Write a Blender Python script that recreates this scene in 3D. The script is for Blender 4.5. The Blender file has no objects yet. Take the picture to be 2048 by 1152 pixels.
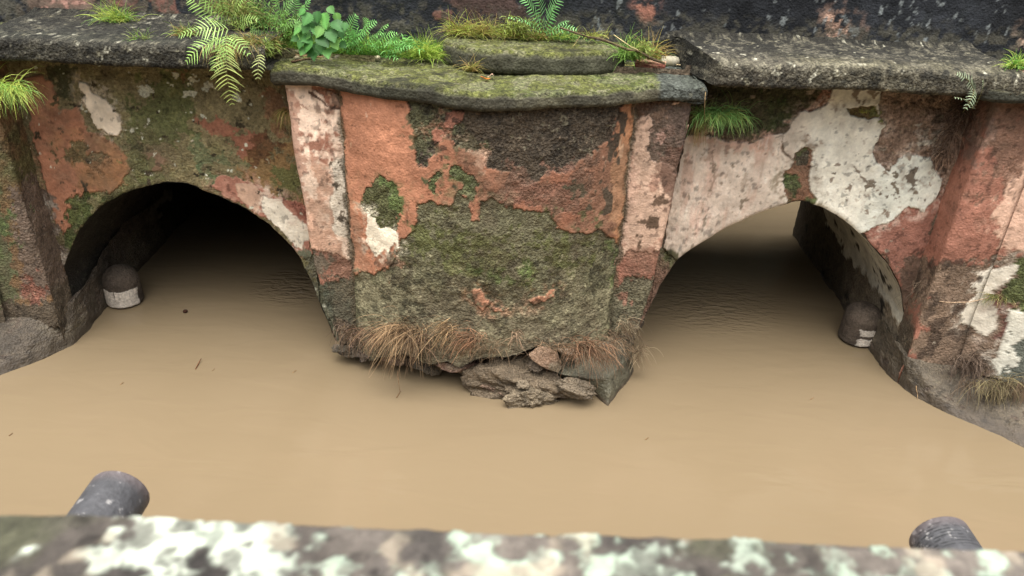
import bpy, math, random
import numpy as np
from mathutils import Vector, Matrix

# ---------------------------------------------------------------- units
K = 2.6            # metres from the viewer to the pilaster plane of the bridge
WZ = 0.70          # the eye is WZ*K above the water
F_PX, PITCH, ROLL = 1500.0, math.radians(29.0), math.radians(2.5)
SC = bpy.context.scene
COL = SC.collection

# ---------------------------------------------------------------- camera
cam_d = bpy.data.cameras.new("camera")
cam = bpy.data.objects.new("camera", cam_d)
COL.objects.link(cam)
cam_d.sensor_width = 36.0
cam_d.lens = 36.0 * F_PX / 2048.0
cam_d.clip_start = 0.02
cam_d.clip_end = 500
CR = Matrix.Rotation(math.pi / 2 - PITCH, 4, 'X') @ Matrix.Rotation(ROLL, 4, 'Z')
cam.matrix_world = Matrix.Translation((0, 0, WZ * K)) @ CR
cam_d.dof.use_dof = True
cam_d.dof.focus_distance = 2.75
cam_d.dof.aperture_fstop = 5.0
SC.camera = cam

# ---------------------------------------------------------------- world, overcast sky
SUN_EL, SUN_AZ = math.radians(77), math.radians(187)
w = bpy.data.worlds.new("World"); SC.world = w; w.use_nodes = True
nt = w.node_tree; nt.nodes.clear()
sky = nt.nodes.new('ShaderNodeTexSky'); sky.sky_type = 'NISHITA'; sky.sun_disc = False
sky.sun_elevation = SUN_EL; sky.sun_rotation = SUN_AZ; sky.dust_density = 6.0; sky.air_density = 1.0
hs = nt.nodes.new('ShaderNodeHueSaturation'); hs.inputs['Saturation'].default_value = 0.25
bg = nt.nodes.new('ShaderNodeBackground'); bg.inputs['Strength'].default_value = 0.115
wo = nt.nodes.new('ShaderNodeOutputWorld')
nt.links.new(sky.outputs[0], hs.inputs['Color']); nt.links.new(hs.outputs[0], bg.inputs['Color'])
nt.links.new(bg.outputs[0], wo.inputs['Surface'])
sl = bpy.data.lights.new("sun", 'SUN'); sl.energy = 1.3; sl.angle = math.radians(75); sl.color = (1.0, 0.96, 0.9)
so = bpy.data.objects.new("sun", sl); COL.objects.link(so)
sd_ = Vector((math.sin(SUN_AZ) * math.cos(SUN_EL), math.cos(SUN_AZ) * math.cos(SUN_EL), math.sin(SUN_EL)))
so.rotation_euler = sd_.to_track_quat('Z', 'Y').to_euler()
SC.view_settings.view_transform = 'Standard'; SC.view_settings.look = 'None'
SC.view_settings.gamma = 1.0; SC.view_settings.use_curve_mapping = False
SC.view_settings.exposure = 1.68
SC.cycles.max_bounces = 8

# ---------------------------------------------------------------- helpers
cp, sp, cr_, sr_ = math.cos(PITCH), math.sin(PITCH), math.cos(ROLL), math.sin(ROLL)
def ray(px, py):
    dx, dy = px - 1024.0, py - 576.0
    u = (dx * cr_ + dy * sr_) / F_PX; v = -(dy * cr_ - dx * sr_) / F_PX
    return u, cp + v * sp, -sp + v * cp          # x, y, z (z down from the eye), P-units
def at(px, py, Y):
    """point of the photograph's pixel on the vertical plane at depth Y (P-units) -> (x, z) with z measured from the eye"""
    x, y, z = ray(px, py); return x / y * Y, z / y * Y
def atz(px, py, z):
    """point on the horizontal plane z -> (x, y)"""
    x, y, zz = ray(px, py); return x / zz * z, y / zz * z
def M(x, y, z):
    return (x * K, y * K, (z + WZ) * K)
def s2l(c):
    c = np.asarray(c, float) / 255.0
    return np.where(c <= 0.04045, c / 12.92, ((c + 0.055) / 1.055) ** 2.4)

def _hash(ix, iy, iz, seed):
    h = (ix * 374761393 + iy * 668265263 + iz * 2147483647 + seed * 1274126177) & 0xffffffff
    h = ((h ^ (h >> 13)) * 1274126177) & 0xffffffff
    h = ((h ^ (h >> 15)) * 2246822519) & 0xffffffff
    return ((h ^ (h >> 16)) & 0xffffff) / float(0xffffff)
def vnoise(p, seed=0):
    p = np.asarray(p, float); i = np.floor(p).astype(np.int64); f = p - i
    f = f * f * f * (f * (f * 6 - 15) + 10)
    o = 0
    for dx in (0, 1):
        wx = f[:, 0] if dx else 1 - f[:, 0]
        for dy in (0, 1):
            wy = f[:, 1] if dy else 1 - f[:, 1]
            for dz in (0, 1):
                wz = f[:, 2] if dz else 1 - f[:, 2]
                o = o + wx * wy * wz * _hash(i[:, 0] + dx, i[:, 1] + dy, i[:, 2] + dz, seed)
    return o * 2 - 1
def fbm(p, freq, octv=4, seed=0, gain=0.55):
    o = 0; a = 1.0; t = 0
    for k in range(octv):
        o = o + a * vnoise(p * freq + 17.3 * k, seed + k); t += a; a *= gain; freq *= 2.03
    return o / t * 1.6
def sstep(a, b, x):
    t = np.clip((x - a) / (b - a), 0, 1); return t * t * (3 - 2 * t)
def sdpoly(x, z, poly):
    """signed distance, positive inside"""
    n = len(poly); d = np.full(x.shape, 1e9); ins = np.zeros(x.shape, bool)
    for k in range(n):
        ax, az = poly[k]; bx, bz = poly[(k + 1) % n]
        ex, ez = bx - ax, bz - az
        t = np.clip(((x - ax) * ex + (z - az) * ez) / (ex * ex + ez * ez + 1e-12), 0, 1)
        d = np.minimum(d, np.hypot(x - ax - t * ex, z - az - t * ez))
        c = ((az > z) != (bz > z))
        with np.errstate(divide='ignore', invalid='ignore'):
            xi = ax + (z - az) * ex / (ez if abs(ez) > 1e-12 else 1e-12)
        ins ^= c & (x < xi)
    return np.where(ins, d, -d)

def tag(o, label=None, cat=None, group=None, kind=None):
    if label: o['label'] = label
    if cat: o['category'] = cat
    if group: o['group'] = group
    if kind: o['kind'] = kind
    return o
def link(name, me, mat, parent=None):
    o = bpy.data.objects.new(name, me); COL.objects.link(o)
    if mat: me.materials.append(mat)
    if parent: o.parent = parent; o.matrix_parent_inverse = parent.matrix_world.inverted()
    return o
def empty(name, loc):
    o = bpy.data.objects.new(name, None); COL.objects.link(o); o.location = loc
    o.matrix_world = Matrix.Translation(loc); o.empty_display_size = 0.05
    return o
def mesh_np(name, V, Fq, col=None, rough=None, mat=None, parent=None, smooth=True):
    me = bpy.data.meshes.new(name)
    V = np.asarray(V, np.float32); Fq = np.asarray(Fq, np.int32)
    me.vertices.add(len(V)); me.vertices.foreach_set('co', V.ravel())
    m = Fq.shape[1]
    me.loops.add(Fq.size); me.loops.foreach_set('vertex_index', Fq.ravel())
    me.polygons.add(len(Fq)); me.polygons.foreach_set('loop_start', np.arange(0, Fq.size, m, dtype=np.int32))
    me.polygons.foreach_set('use_smooth', np.full(len(Fq), smooth))
    me.update(calc_edges=True)
    if col is not None:
        a = me.color_attributes.new('Col', 'FLOAT_COLOR', 'POINT')
        c = np.ones((len(V), 4), np.float32); c[:, :3] = col; a.data.foreach_set('color', c.ravel())
    if rough is not None:
        a = me.attributes.new('grain', 'FLOAT', 'POINT'); a.data.foreach_set('value', np.asarray(rough, np.float32))
    me.validate()
    return link(name, me, mat, parent)
def grid_faces(n, m, flip=False):
    i = np.arange(n - 1)[:, None] * m + np.arange(m - 1)[None, :]
    i = i.ravel()
    f = np.stack([i, i + 1, i + m + 1, i + m], 1)
    return f[:, ::-1] if flip else f
def grid_normals(G):
    du = np.gradient(G, axis=0); dv = np.gradient(G, axis=1)
    n = np.cross(du, dv); n /= np.linalg.norm(n, axis=2, keepdims=True) + 1e-12
    return n

# ---------------------------------------------------------------- materials
def new_mat(name):
    m = bpy.data.materials.new(name); m.use_nodes = True
    t = m.node_tree; b = t.nodes['Principled BSDF']
    return m, t, b
def N(t, typ, **kw):
    n = t.nodes.new(typ)
    for k, v in kw.items():
        if k in n.inputs: n.inputs[k].default_value = v
        else: setattr(n, k, v)
    return n
def plaster_mat(name, bump=1.0, speck=0.35, rough=0.88, spec=0.25, wet=False):
    m, t, b = new_mat(name); L = t.links.new
    at_ = N(t, 'ShaderNodeAttribute', attribute_name='Col'); gr = N(t, 'ShaderNodeAttribute', attribute_name='grain')
    tc = N(t, 'ShaderNodeNewGeometry')
    n1 = N(t, 'ShaderNodeTexNoise', Scale=105.0, Detail=4.0, Roughness=0.68); L(tc.outputs['Position'], n1.inputs['Vector'])
    n2 = N(t, 'ShaderNodeTexNoise', Scale=38.0, Detail=5.0, Roughness=0.62); L(tc.outputs['Position'], n2.inputs['Vector'])
    vo = N(t, 'ShaderNodeTexVoronoi', Scale=120.0); L(tc.outputs['Position'], vo.inputs['Vector'])
    # colour grain : stronger on rough plaster
    mr = N(t, 'ShaderNodeMapRange'); mr.inputs['From Min'].default_value = 0.3; mr.inputs['From Max'].default_value = 0.7
    mr.inputs['To Min'].default_value = 1 - speck * 2.0; mr.inputs['To Max'].default_value = 1 + speck * 2.1; mr.clamp = False
    L(n1.outputs['Fac'], mr.inputs['Value'])
    mx = N(t, 'ShaderNodeMix', data_type='FLOAT')
    L(gr.outputs['Fac'], mx.inputs[0]); mx.inputs[2].default_value = 1.0; L(mr.outputs[0], mx.inputs[3])
    mr2 = N(t, 'ShaderNodeMapRange'); mr2.inputs['From Min'].default_value = 0.3; mr2.inputs['From Max'].default_value = 0.7
    mr2.inputs['To Min'].default_value = 0.86; mr2.inputs['To Max'].default_value = 1.14; mr2.clamp = False
    L(n2.outputs['Fac'], mr2.inputs['Value'])
    mu = N(t, 'ShaderNodeMath', operation='MULTIPLY'); L(mx.outputs[0], mu.inputs[0]); L(mr2.outputs[0], mu.inputs[1])
    mxx = N(t, 'ShaderNodeMath', operation='MAXIMUM'); mxx.inputs[1].default_value = 0.18; L(mu.outputs[0], mxx.inputs[0]); mu = mxx
    vm = N(t, 'ShaderNodeVectorMath', operation='SCALE'); L(at_.outputs['Color'], vm.inputs[0]); L(mu.outputs[0], vm.inputs['Scale'])
    L(vm.outputs[0], b.inputs['Base Color'])
    # bump
    ad = N(t, 'ShaderNodeMath', operation='ADD'); L(n1.outputs['Fac'], ad.inputs[0])
    m3 = N(t, 'ShaderNodeMath', operation='MULTIPLY'); m3.inputs[1].default_value = 0.7; L(vo.outputs['Distance'], m3.inputs[0]); L(m3.outputs[0], ad.inputs[1])
    m4 = N(t, 'ShaderNodeMath', operation='MULTIPLY_ADD'); m4.inputs[1].default_value = 0.009 * bump; m4.inputs[2].default_value = 0.0005 * bump
    L(gr.outputs['Fac'], m4.inputs[0])
    m5 = N(t, 'ShaderNodeMath', operation='MULTIPLY'); L(ad.outputs[0], m5.inputs[0]); L(m4.outputs[0], m5.inputs[1])
    m6 = N(t, 'ShaderNodeMath', operation='MULTIPLY'); m6.inputs[1].default_value = 0.004 * bump; L(n2.outputs['Fac'], m6.inputs[0])
    a7 = N(t, 'ShaderNodeMath', operation='ADD'); L(m5.outputs[0], a7.inputs[0]); L(m6.outputs[0], a7.inputs[1])
    bp = N(t, 'ShaderNodeBump', Distance=1.0); bp.inputs['Strength'].default_value = 0.9
    L(a7.outputs[0], bp.inputs['Height']); L(bp.outputs[0], b.inputs['Normal'])
    b.inputs['Roughness'].default_value = rough
    b.inputs['Specular IOR Level'].default_value = spec
    return m
M_PL = plaster_mat('weathered_plaster')
M_ST = plaster_mat('mossy_stone', bump=0.9, speck=0.42)
M_MUD = plaster_mat('wet_mud', bump=1.0, speck=0.25, rough=0.6, spec=0.4)
M_LICH = plaster_mat('lichen_stone', bump=0.6, speck=0.2)
def leaf_mat(name, tr=0.3, rough=0.5):
    m, t, b = new_mat(name); L = t.links.new
    at_ = N(t, 'ShaderNodeAttribute', attribute_name='Col')
    L(at_.outputs['Color'], b.inputs['Base Color']); b.inputs['Roughness'].default_value = rough; b.inputs['Specular IOR Level'].default_value = 0.3
    tl = N(t, 'ShaderNodeBsdfTranslucent'); L(at_.outputs['Color'], tl.inputs['Color'])
    ms = N(t, 'ShaderNodeMixShader'); ms.inputs[0].default_value = tr
    L(b.outputs[0], ms.inputs[1]); L(tl.outputs[0], ms.inputs[2]); L(ms.outputs[0], t.nodes['Material Output'].inputs['Surface'])
    return m
M_LEAF = leaf_mat('leaf'); M_STRAW = leaf_mat('dry_straw', 0.12, 0.8)

# ---------------------------------------------------------------- pier plan
CX = -0.043                 # centre of the middle pier
PC = {'left': -0.990, 'mid': CX, 'right': 0.904}
S_Y, P_Y = 1.05, 1.00       # spandrel plane, pilaster plane
GRV = 0.198                 # half width of the round bastion
def bast_y(dx):             # plan of the bastion front
    t = np.clip(np.abs(np.asarray(dx)) / GRV, 0, 1)
    return 0.931 + 0.065 * t ** 2.1
def HWf(z):                 # outer half width of the middle pier, tapering down
    return np.interp(z, [-0.68, -0.64, -0.53, -0.40, -0.26, -0.20], [0.236, 0.241, 0.257, 0.265, 0.273, 0.275])
def on_bast(px, py, cx=CX):
    Y = 0.95
    for _ in range(6):
        x, z = at(px, py, Y); Y = float(bast_y(x - cx))
    return x, z
def PX(pts, surf):
    if surf == 'S': return [at(a, b, S_Y) for a, b in pts]
    if surf == 'P': return [at(a, b, P_Y) for a, b in pts]
    if surf == 'B': return [on_bast(a, b) for a, b in pts]

class Paint:
    """colour of a weathered wall in its own drawing (x along the wall, z up), both in P-units"""
    def __init__(s, P, x, z, base, seed=1, grain=0.8):
        s.P = P; s.x = x; s.z = z; s.seed = seed
        s.wx = fbm(P, 22, 4, seed) * 0.0048 + fbm(P, 90, 3, seed + 5) * 0.0017
        s.wz = fbm(P, 22, 4, seed + 40) * 0.0048 + fbm(P, 90, 3, seed + 45) * 0.0017
        s.n1 = fbm(P, 7, 5, seed + 60); s.n2 = fbm(P, 45, 4, seed + 70); s.n3 = fbm(P, 150, 3, seed + 80)
        s.nstr = fbm(P * np.array([1, 1, 0.22]), 60, 4, seed + 90)     # runs down the wall
        s.c = np.tile(s2l(base), (len(x), 1)); s.g = np.full(len(x), grain); s.h = np.zeros(len(x))
        s.tone(0.22)
    def tone(s, a):
        s.c *= (1 + a * s.n1 + 0.6 * a * s.n2)[:, None]
    def lay(s, m, col, grain=None, h=None, var=0.16, col2=None):
        c = np.tile(s2l(col), (len(s.x), 1))
        if col2 is not None:
            k = sstep(-0.35, 0.45, s.n1 + 0.5 * s.n2)[:, None]; c = c * (1 - k) + s2l(col2) * k
        c = c * (1 + var * s.n2 + 0.5 * var * s.n1 + 0.4 * var * s.n3)[:, None]
        m3 = m[:, None]; s.c = s.c * (1 - m3) + c * m3
        if grain is not None: s.g = s.g * (1 - m) + grain * m
        if h is not None: s.h = s.h * (1 - m) + h * m
    def sd(s, poly, warp=1.0):
        xs = [p[0] for p in poly]; zs = [p[1] for p in poly]; pad = 0.03
        sel = (s.x > min(xs) - pad) & (s.x < max(xs) + pad) & (s.z > min(zs) - pad) & (s.z < max(zs) + pad)
        d = np.full(len(s.x), -1.0)
        if sel.any(): d[sel] = sdpoly(s.x[sel] + warp * s.wx[sel], s.z[sel] + warp * s.wz[sel], poly)
        return d
    def poly(s, pts, col, surf=None, soft=0.0008, warp=1.0, brk=0.0, eat=0.0, op=1.0, runs=0.0, **kw):
        P_ = PX(pts, surf) if surf else pts
        d = s.sd(P_, warp) + brk * (s.n2 + 0.45 * s.n3) + runs * s.nstr - eat
        if soft > 0.0025: m = sstep(-0.35 * soft, 0.35 * soft, d + soft * (0.9 * s.n3 + 0.8 * s.n2)) * op
        else: m = sstep(-soft, soft, d + 0.0012 * s.n3) * op
        if op == 1.0 and soft < 0.003:
            hm = sstep(-0.022, 0.0, d + 0.008 * s.n2) * 0.42 * sstep(-0.25, 0.55, s.n3 + 0.7 * s.n2)
            s.lay(hm, col, var=kw.get('var', 0.16))
        s.lay(m, col, **kw)
        if kw.get('h') and abs(kw['h']) > 0.0005:      # chipped lip of the coat : dirt plus a thin painted shadow line
            e = sstep(0.0022, 0.0004, np.abs(d + 0.0006)) * sstep(-0.2, 0.35, s.n2 + 0.4 * s.n3) * 0.55
            s.c *= (1 - e)[:, None] * 1.0 + (e * 0.45)[:, None]
        return m
    def specks(s, pts, col, surf=None, thr=0.35, freq=90, soft=0.008, op=1.0, stretch=1.0, **kw):
        P_ = PX(pts, surf) if surf else pts
        d = s.sd(P_, 1.0); inside = sstep(-soft, soft, d)
        n = fbm(s.P * np.array([1, 1, stretch]), freq, 4, s.seed + 200 + int(freq))
        m = sstep(thr, thr + 0.10, n - (1 - inside) * 0.8) * op
        s.lay(m, col, **kw); return m

# colours as they look in the overcast light of the photograph
PALE = (222, 186, 166); PALEG = (205, 194, 184); PINK = (219, 168, 146); TERRA = (181, 106, 77); TERRA2 = (160, 102, 66)
RED = (150, 86, 70); DARK = (74, 62, 54); OLIVE = (92, 84, 58); MOSS = (74, 88, 38); GREYG = (104, 98, 78); BROWN = (112, 86, 70)
MUDC = (104, 86, 70); BLACK = (38, 38, 42)

SAT, VAL = 0.76, 1.0
def trim(col):
    l = (col @ np.array([0.25, 0.65, 0.10]))[:, None]
    return (l + (col - l) * SAT) * VAL * np.array([0.97, 1.03, 0.95])
def wall_grid(name, X, Y, Z, paintfn, mat, parent, disp=0.0016, flip=False, seed=3):
    """X,Y,Z (n,m) in P-units"""
    n, m = X.shape
    P_ = np.stack([X.ravel(), Y.ravel(), Z.ravel()], 1)
    col, g, h = paintfn(P_)
    fine = fbm(P_, 210, 3, seed + 500); med = fbm(P_, 52, 4, seed + 510)
    col = col * ((1 + 0.10 * fbm(P_, 9, 5, seed + 520) + 0.12 * med + 0.05 * fine) * np.exp(0.34 * fine * np.clip(g, 0, 1) ** 1.3))[:, None]
    if name in ('pier', 'pilaster', 'spandrel_wall'):
        gm = fbm(P_, 5, 3, seed + 550) + 0.45 * fbm(P_ * np.array([1, 1, 0.3]), 34, 4, seed + 551) + 0.30 * fbm(P_, 80, 3, seed + 552)
        gm = sstep(-0.10, 0.75, gm) * (0.50 - 0.20 * sstep(0.30, 0.5, col.mean(1)))
        col = col * (1 - gm[:, None]) + gm[:, None] * s2l((104, 84, 66)) * (0.75 + 0.5 * (col.mean(1, keepdims=True) > 0.2))
    pit = sstep(0.62, 0.78, fbm(P_, 120, 3, seed + 530) + 0.25 * fbm(P_, 12, 2, seed + 531)); col = col * (1 - 0.45 * pit)[:, None]
    crumb = sstep(0.66, 0.80, fbm(P_, 135, 3, seed + 540)) * np.clip(g - 0.4, 0, 1) * 0.6; col = col * (1 - crumb)[:, None] + crumb[:, None] * s2l((150, 138, 112))
    G = np.stack([X, Y, Z], 2); nr = grid_normals(G).reshape(-1, 3)
    d = disp * (fbm(P_, 14, 4, seed + 300) + 0.8 * fbm(P_, 60, 3, seed + 310) * np.clip(g + .2, 0, 1)) + h
    d = d + 0.0009 * fine * np.clip(g - 0.2, 0, 1) + 0.0004 * med * g
    V = P_ + nr * d[:, None] * (-1 if flip else 1)
    V = np.stack([V[:, 0] * K, V[:, 1] * K, (V[:, 2] + WZ) * K], 1)
    return mesh_np(name, V, grid_faces(n, m, flip), np.clip(trim(col), 0.004, 0.9), np.clip(g, 0, 1), mat, parent)

def smooth_poly(pts, n):
    pts = np.asarray(pts, float)
    d = np.r_[0, np.cumsum(np.hypot(*np.diff(pts, axis=0).T))]
    # catmull-rom through points
    t = np.linspace(0, d[-1], n); out = np.zeros((n, 2))
    for k in range(2):
        m = np.gradient(pts[:, k], d)
        i = np.clip(np.searchsorted(d, t, 'right') - 1, 0, len(d) - 2)
        h = d[i + 1] - d[i]; s = (t - d[i]) / h
        out[:, k] = (2 * s**3 - 3 * s**2 + 1) * pts[i, k] + (s**3 - 2 * s**2 + s) * h * m[i] + (-2 * s**3 + 3 * s**2) * pts[i + 1, k] + (s**3 - s**2) * h * m[i + 1]
    return out

# ================================================================= WATER
def build_water():
    m, t, b = new_mat('muddy_water'); L = t.links.new
    g = N(t, 'ShaderNodeNewGeometry')
    n = N(t, 'ShaderNodeTexNoise', Scale=0.9, Detail=3.0, Distortion=1.2); L(g.outputs['Position'], n.inputs['Vector'])
    r = N(t, 'ShaderNodeValToRGB'); r.color_ramp.elements[0].position = 0.35; r.color_ramp.elements[1].position = 0.7
    r.color_ramp.elements[0].color = (0.176, 0.133, 0.080, 1); r.color_ramp.elements[1].color = (0.187, 0.142, 0.087, 1)
    L(n.outputs['Fac'], r.inputs[0]); L(r.outputs[0], b.inputs['Base Color'])
    b.inputs['Roughness'].default_value = 0.07; b.inputs['IOR'].default_value = 1.333
    # slow swell everywhere, small ripples near the arch mouths where the current runs
    mp = N(t, 'ShaderNodeMapping'); mp.inputs['Scale'].default_value = (1.0, 2.6, 1.0); mp.inputs['Rotation'].default_value = (0, 0, 0.25)
    L(g.outputs['Position'], mp.inputs['Vector'])
    w1 = N(t, 'ShaderNodeTexNoise', Scale=3.0, Detail=2.0, Distortion=0.8); L(mp.outputs[0], w1.inputs['Vector'])
    w2 = N(t, 'ShaderNodeTexNoise', Scale=17.0, Detail=2.0, Distortion=0.5); L(mp.outputs[0], w2.inputs['Vector'])
    def spot(px, py, rx, ry):
        x, y = atz(px, py, -WZ)
        s = N(t, 'ShaderNodeVectorMath', operation='SUBTRACT'); s.inputs[1].default_value = (x * K, y * K, 0); L(g.outputs['Position'], s.inputs[0])
        d = N(t, 'ShaderNodeVectorMath', operation='DIVIDE'); d.inputs[1].default_value = (rx, ry, 1); L(s.outputs[0], d.inputs[0])
        l = N(t, 'ShaderNodeVectorMath', operation='LENGTH'); L(d.outputs[0], l.inputs[0])
        q = N(t, 'ShaderNodeMapRange', interpolation_type='SMOOTHSTEP'); q.inputs['From Min'].default_value = 1; q.inputs['From Max'].default_value = 0.2
        L(l.outputs['Value'], q.inputs['Value']); return q.outputs[0]
    a = spot(1400, 600, 0.50, 0.40); c = spot(590, 575, 0.26, 0.24)
    mx = N(t, 'ShaderNodeMath', operation='MAXIMUM'); L(a, mx.inputs[0]); L(c, mx.inputs[1])
    k1 = N(t, 'ShaderNodeMath', operation='MULTIPLY_ADD'); k1.inputs[1].default_value = 0.022; k1.inputs[2].default_value = 0.0004; L(mx.outputs[0], k1.inputs[0])
    k2 = N(t, 'ShaderNodeMath', operation='MULTIPLY'); L(k1.outputs[0], k2.inputs[0]); L(w2.outputs['Fac'], k2.inputs[1])
    k3 = N(t, 'ShaderNodeMath', operation='MULTIPLY_ADD'); k3.inputs[1].default_value = 0.0045; L(w1.outputs['Fac'], k3.inputs[0]); L(k2.outputs[0], k3.inputs[2])
    bp = N(t, 'ShaderNodeBump', Distance=1.0, Strength=1.0); L(k3.outputs[0], bp.inputs['Height']); L(bp.outputs[0], b.inputs['Normal'])
    n_ = 40
    xs = np.linspace(-1, 1, n_); xs = np.sign(xs) * np.abs(xs) ** 2.5 * 60
    X, Y = np.meshgrid(xs, xs + 2, indexing='ij')
    V = np.stack([X.ravel(), Y.ravel(), np.zeros(X.size)], 1)
    o = mesh_np('water', V, grid_faces(n_, n_, True), mat=m); tag(o, 'still muddy brown water filling the channel below the bridge', 'water', kind='structure')
build_water()

# ================================================================= BRIDGE
BR = empty('bridge', (0, S_Y * K, 0))
tag(BR, 'old masonry bridge with peeling terracotta plaster, two arches and round piers', 'bridge')

ARCH = {}
def arch_curve(px):
    pts = sorted(at(a, b, S_Y) for a, b in px)
    return pts
A_R = arch_curve([(1301, 612), (1328, 562), (1355, 520), (1413, 481), (1465, 448), (1521, 422), (1560, 409), (1598, 403), (1632, 409), (1671, 427), (1718, 464), (1760, 507), (1789, 545), (1805, 586), (1811, 630)])
A_L = arch_curve([(121, 556), (128, 530), (138, 505), (164, 453), (204, 413), (250, 388), (300, 372), (345, 366), (385, 372), (410, 382), (447, 399), (500, 424), (547, 457), (583, 493), (604, 526), (622, 562), (640, 606)])
ARCH['right'] = smooth_poly(A_R, 190); ARCH['left'] = smooth_poly(A_L, 190)

# ---- left spandrel paint
def paint_left(P_):
    s = Paint(P_, P_[:, 0], P_[:, 2], (138, 120, 80), 11, 0.6)
    s.tone(0.25)
    s.lay(sstep(-0.1, 0.5, s.n1), (112, 106, 58), 0.7)
    # terracotta field at the left
    s.poly([(55, 153), (83, 149), (108, 167), (120, 194), (121, 222), (142, 219), (156, 208), (170, 236), (180, 264), (208, 274), (236, 288), (253, 312), (260, 340), (243, 368), (222, 389), (194, 385), (167, 389), (150, 440), (130, 470), (108, 440), (100, 400), (85, 350), (75, 300), (60, 240), (40, 180)],
           (174, 106, 74), 'S', brk=0.003, grain=0.18, h=0.0006, col2=(164, 108, 64))
    s.poly([(130, 300), (180, 290), (205, 310), (195, 330), (150, 325)], (92, 82, 48), 'S', soft=0.006, brk=0.02, op=0.85, grain=0.7)
    s.poly([(160, 330), (250, 330), (250, 375), (190, 385), (150, 380)], (150, 96, 52), 'S', soft=0.012, brk=0.012, op=0.8)
    # mottled ochre / red ground at the right
    s.poly([(392, 240), (437, 240), (465, 260), (503, 264), (531, 278), (514, 302), (493, 323), (476, 312), (462, 288), (417, 264)], (155, 92, 66), 'S', soft=0.003, brk=0.008, grain=0.3)
    s.poly([(290, 309), (318, 307), (331, 320), (325, 337), (300, 337)], (156, 112, 84), 'S', soft=0.002, grain=0.2)
    s.poly([(500, 300), (590, 290), (605, 400), (560, 395), (500, 360), (440, 330)], (146, 106, 56), 'S', soft=0.008, brk=0.018, grain=0.4, op=0.9)
    s.poly([(490, 290), (525, 270), (560, 290), (545, 325), (505, 330)], (98, 58, 30), 'S', soft=0.004, brk=0.016, op=0.8)
    s.poly([(340, 130), (370, 135), (365, 180), (345, 180)], (138, 90, 50), 'S', soft=0.004, brk=0.01, op=0.8)
    s.poly([(520, 170), (575, 175), (590, 250), (560, 270), (530, 230)], (140, 92, 62), 'S', soft=0.006, brk=0.014, op=0.8)
    # greens
    s.poly([(100, 140), (150, 140), (152, 205), (140, 220), (122, 222), (118, 180)], (62, 62, 34), 'S', soft=0.004, brk=0.012, op=0.9)
    s.poly([(235, 270), (260, 200), (330, 150), (400, 160), (380, 240), (370, 300), (300, 300), (320, 345), (290, 365), (262, 350), (258, 310)], (94, 98, 46), 'S', soft=0.008, brk=0.02, op=0.85)
    s.poly([(370, 290), (440, 290), (480, 320), (455, 335), (400, 330)], (100, 106, 68), 'S', soft=0.006, brk=0.016, op=0.8)
    s.poly([(400, 335), (440, 345), (452, 380), (425, 378)], (92, 110, 70), 'S', soft=0.004, brk=0.012, op=0.8)
    s.poly([(540, 340), (600, 330), (610, 390), (570, 395)], (84, 92, 40), 'S', soft=0.006, brk=0.018, op=0.8)
    s.poly([(140, 392), (200, 384), (262, 384), (205, 418), (165, 455), (140, 500), (118, 500), (132, 440)], (76, 86, 34), 'S', soft=0.004, brk=0.018, op=0.95, grain=0.9)
    # arch shoulder, pink then pale
    s.poly([(425, 372), (432, 345), (470, 345), (500, 365), (560, 395), (604, 412), (620, 450), (630, 510), (603, 520), (575, 480), (530, 440), (480, 410), (450, 392)], (172, 106, 86), 'S', brk=0.004, grain=0.2, h=0.0006)
    s.poly([(468, 362), (500, 362), (525, 385), (528, 405), (510, 425), (485, 408), (470, 392)], (200, 152, 128), 'S', grain=0.1, h=0.0009)
    s.poly([(532, 395), (569, 400), (583, 424), (616, 449), (622, 478), (604, 500), (576, 484), (551, 458), (534, 440), (525, 420)], (226, 206, 190), 'S', brk=0.002, grain=0.1, h=0.0012)
    s.poly([(575, 400), (610, 405), (618, 440), (592, 428)], (150, 84, 66), 'S', soft=0.001, brk=0.004)
    s.poly([(600, 505), (660, 470), (760, 600), (760, 800), (630, 800), (620, 560)], (100, 98, 78), 'S', soft=0.004, brk=0.01)
    # left strip by the next pier : maroon with a white flake
    s.poly([(60, 360), (100, 400), (122, 470), (135, 520), (100, 600), (60, 600)], (104, 80, 68), 'S', soft=0.006, brk=0.010)
    s.poly([(88, 409), (92, 412), (100, 446), (117, 500), (121, 522), (106, 532), (98, 515), (97, 482), (89, 446)], (196, 180, 170), 'S', grain=0.1, h=0.001)
    # the cream flake
    s.poly([(163, 168), (174, 168), (187, 187), (208, 198), (226, 215), (243, 240), (245, 260), (240, 274), (222, 271), (208, 259), (200, 264), (189, 243), (174, 215), (168, 201), (172, 191), (162, 177)], (244, 216, 196), 'S', grain=0.05, h=0.0015, warp=0.7, var=0.07)
    s.specks([(190, 160), (225, 168), (262, 225), (262, 250), (246, 240), (228, 208), (200, 185)], (186, 168, 150), 'S', thr=0.02, freq=70, grain=0.5)
    for q in ([(268, 165), (300, 162), (312, 182), (290, 192), (270, 186)], [(325, 130), (352, 140), (345, 190), (320, 180)], [(372, 140), (398, 140), (396, 230), (368, 235), (362, 190)], [(400, 150), (425, 150), (425, 182), (405, 180)], [(440, 180), (510, 190), (510, 215), (450, 215)], [(265, 255), (300, 255), (300, 270), (268, 268)]):
        s.specks(q, (206, 200, 182), 'S', thr=0.10, freq=75, soft=0.006)
    s.specks([(110, 130), (580, 140), (580, 380), (250, 370)], (160, 146, 118), 'S', thr=0.92, freq=65)
    s.specks([(60, 130), (620, 140), (620, 480), (60, 480)], (56, 46, 30), 'S', thr=0.80, freq=60)
    return s.c, s.g, s.h
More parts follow.
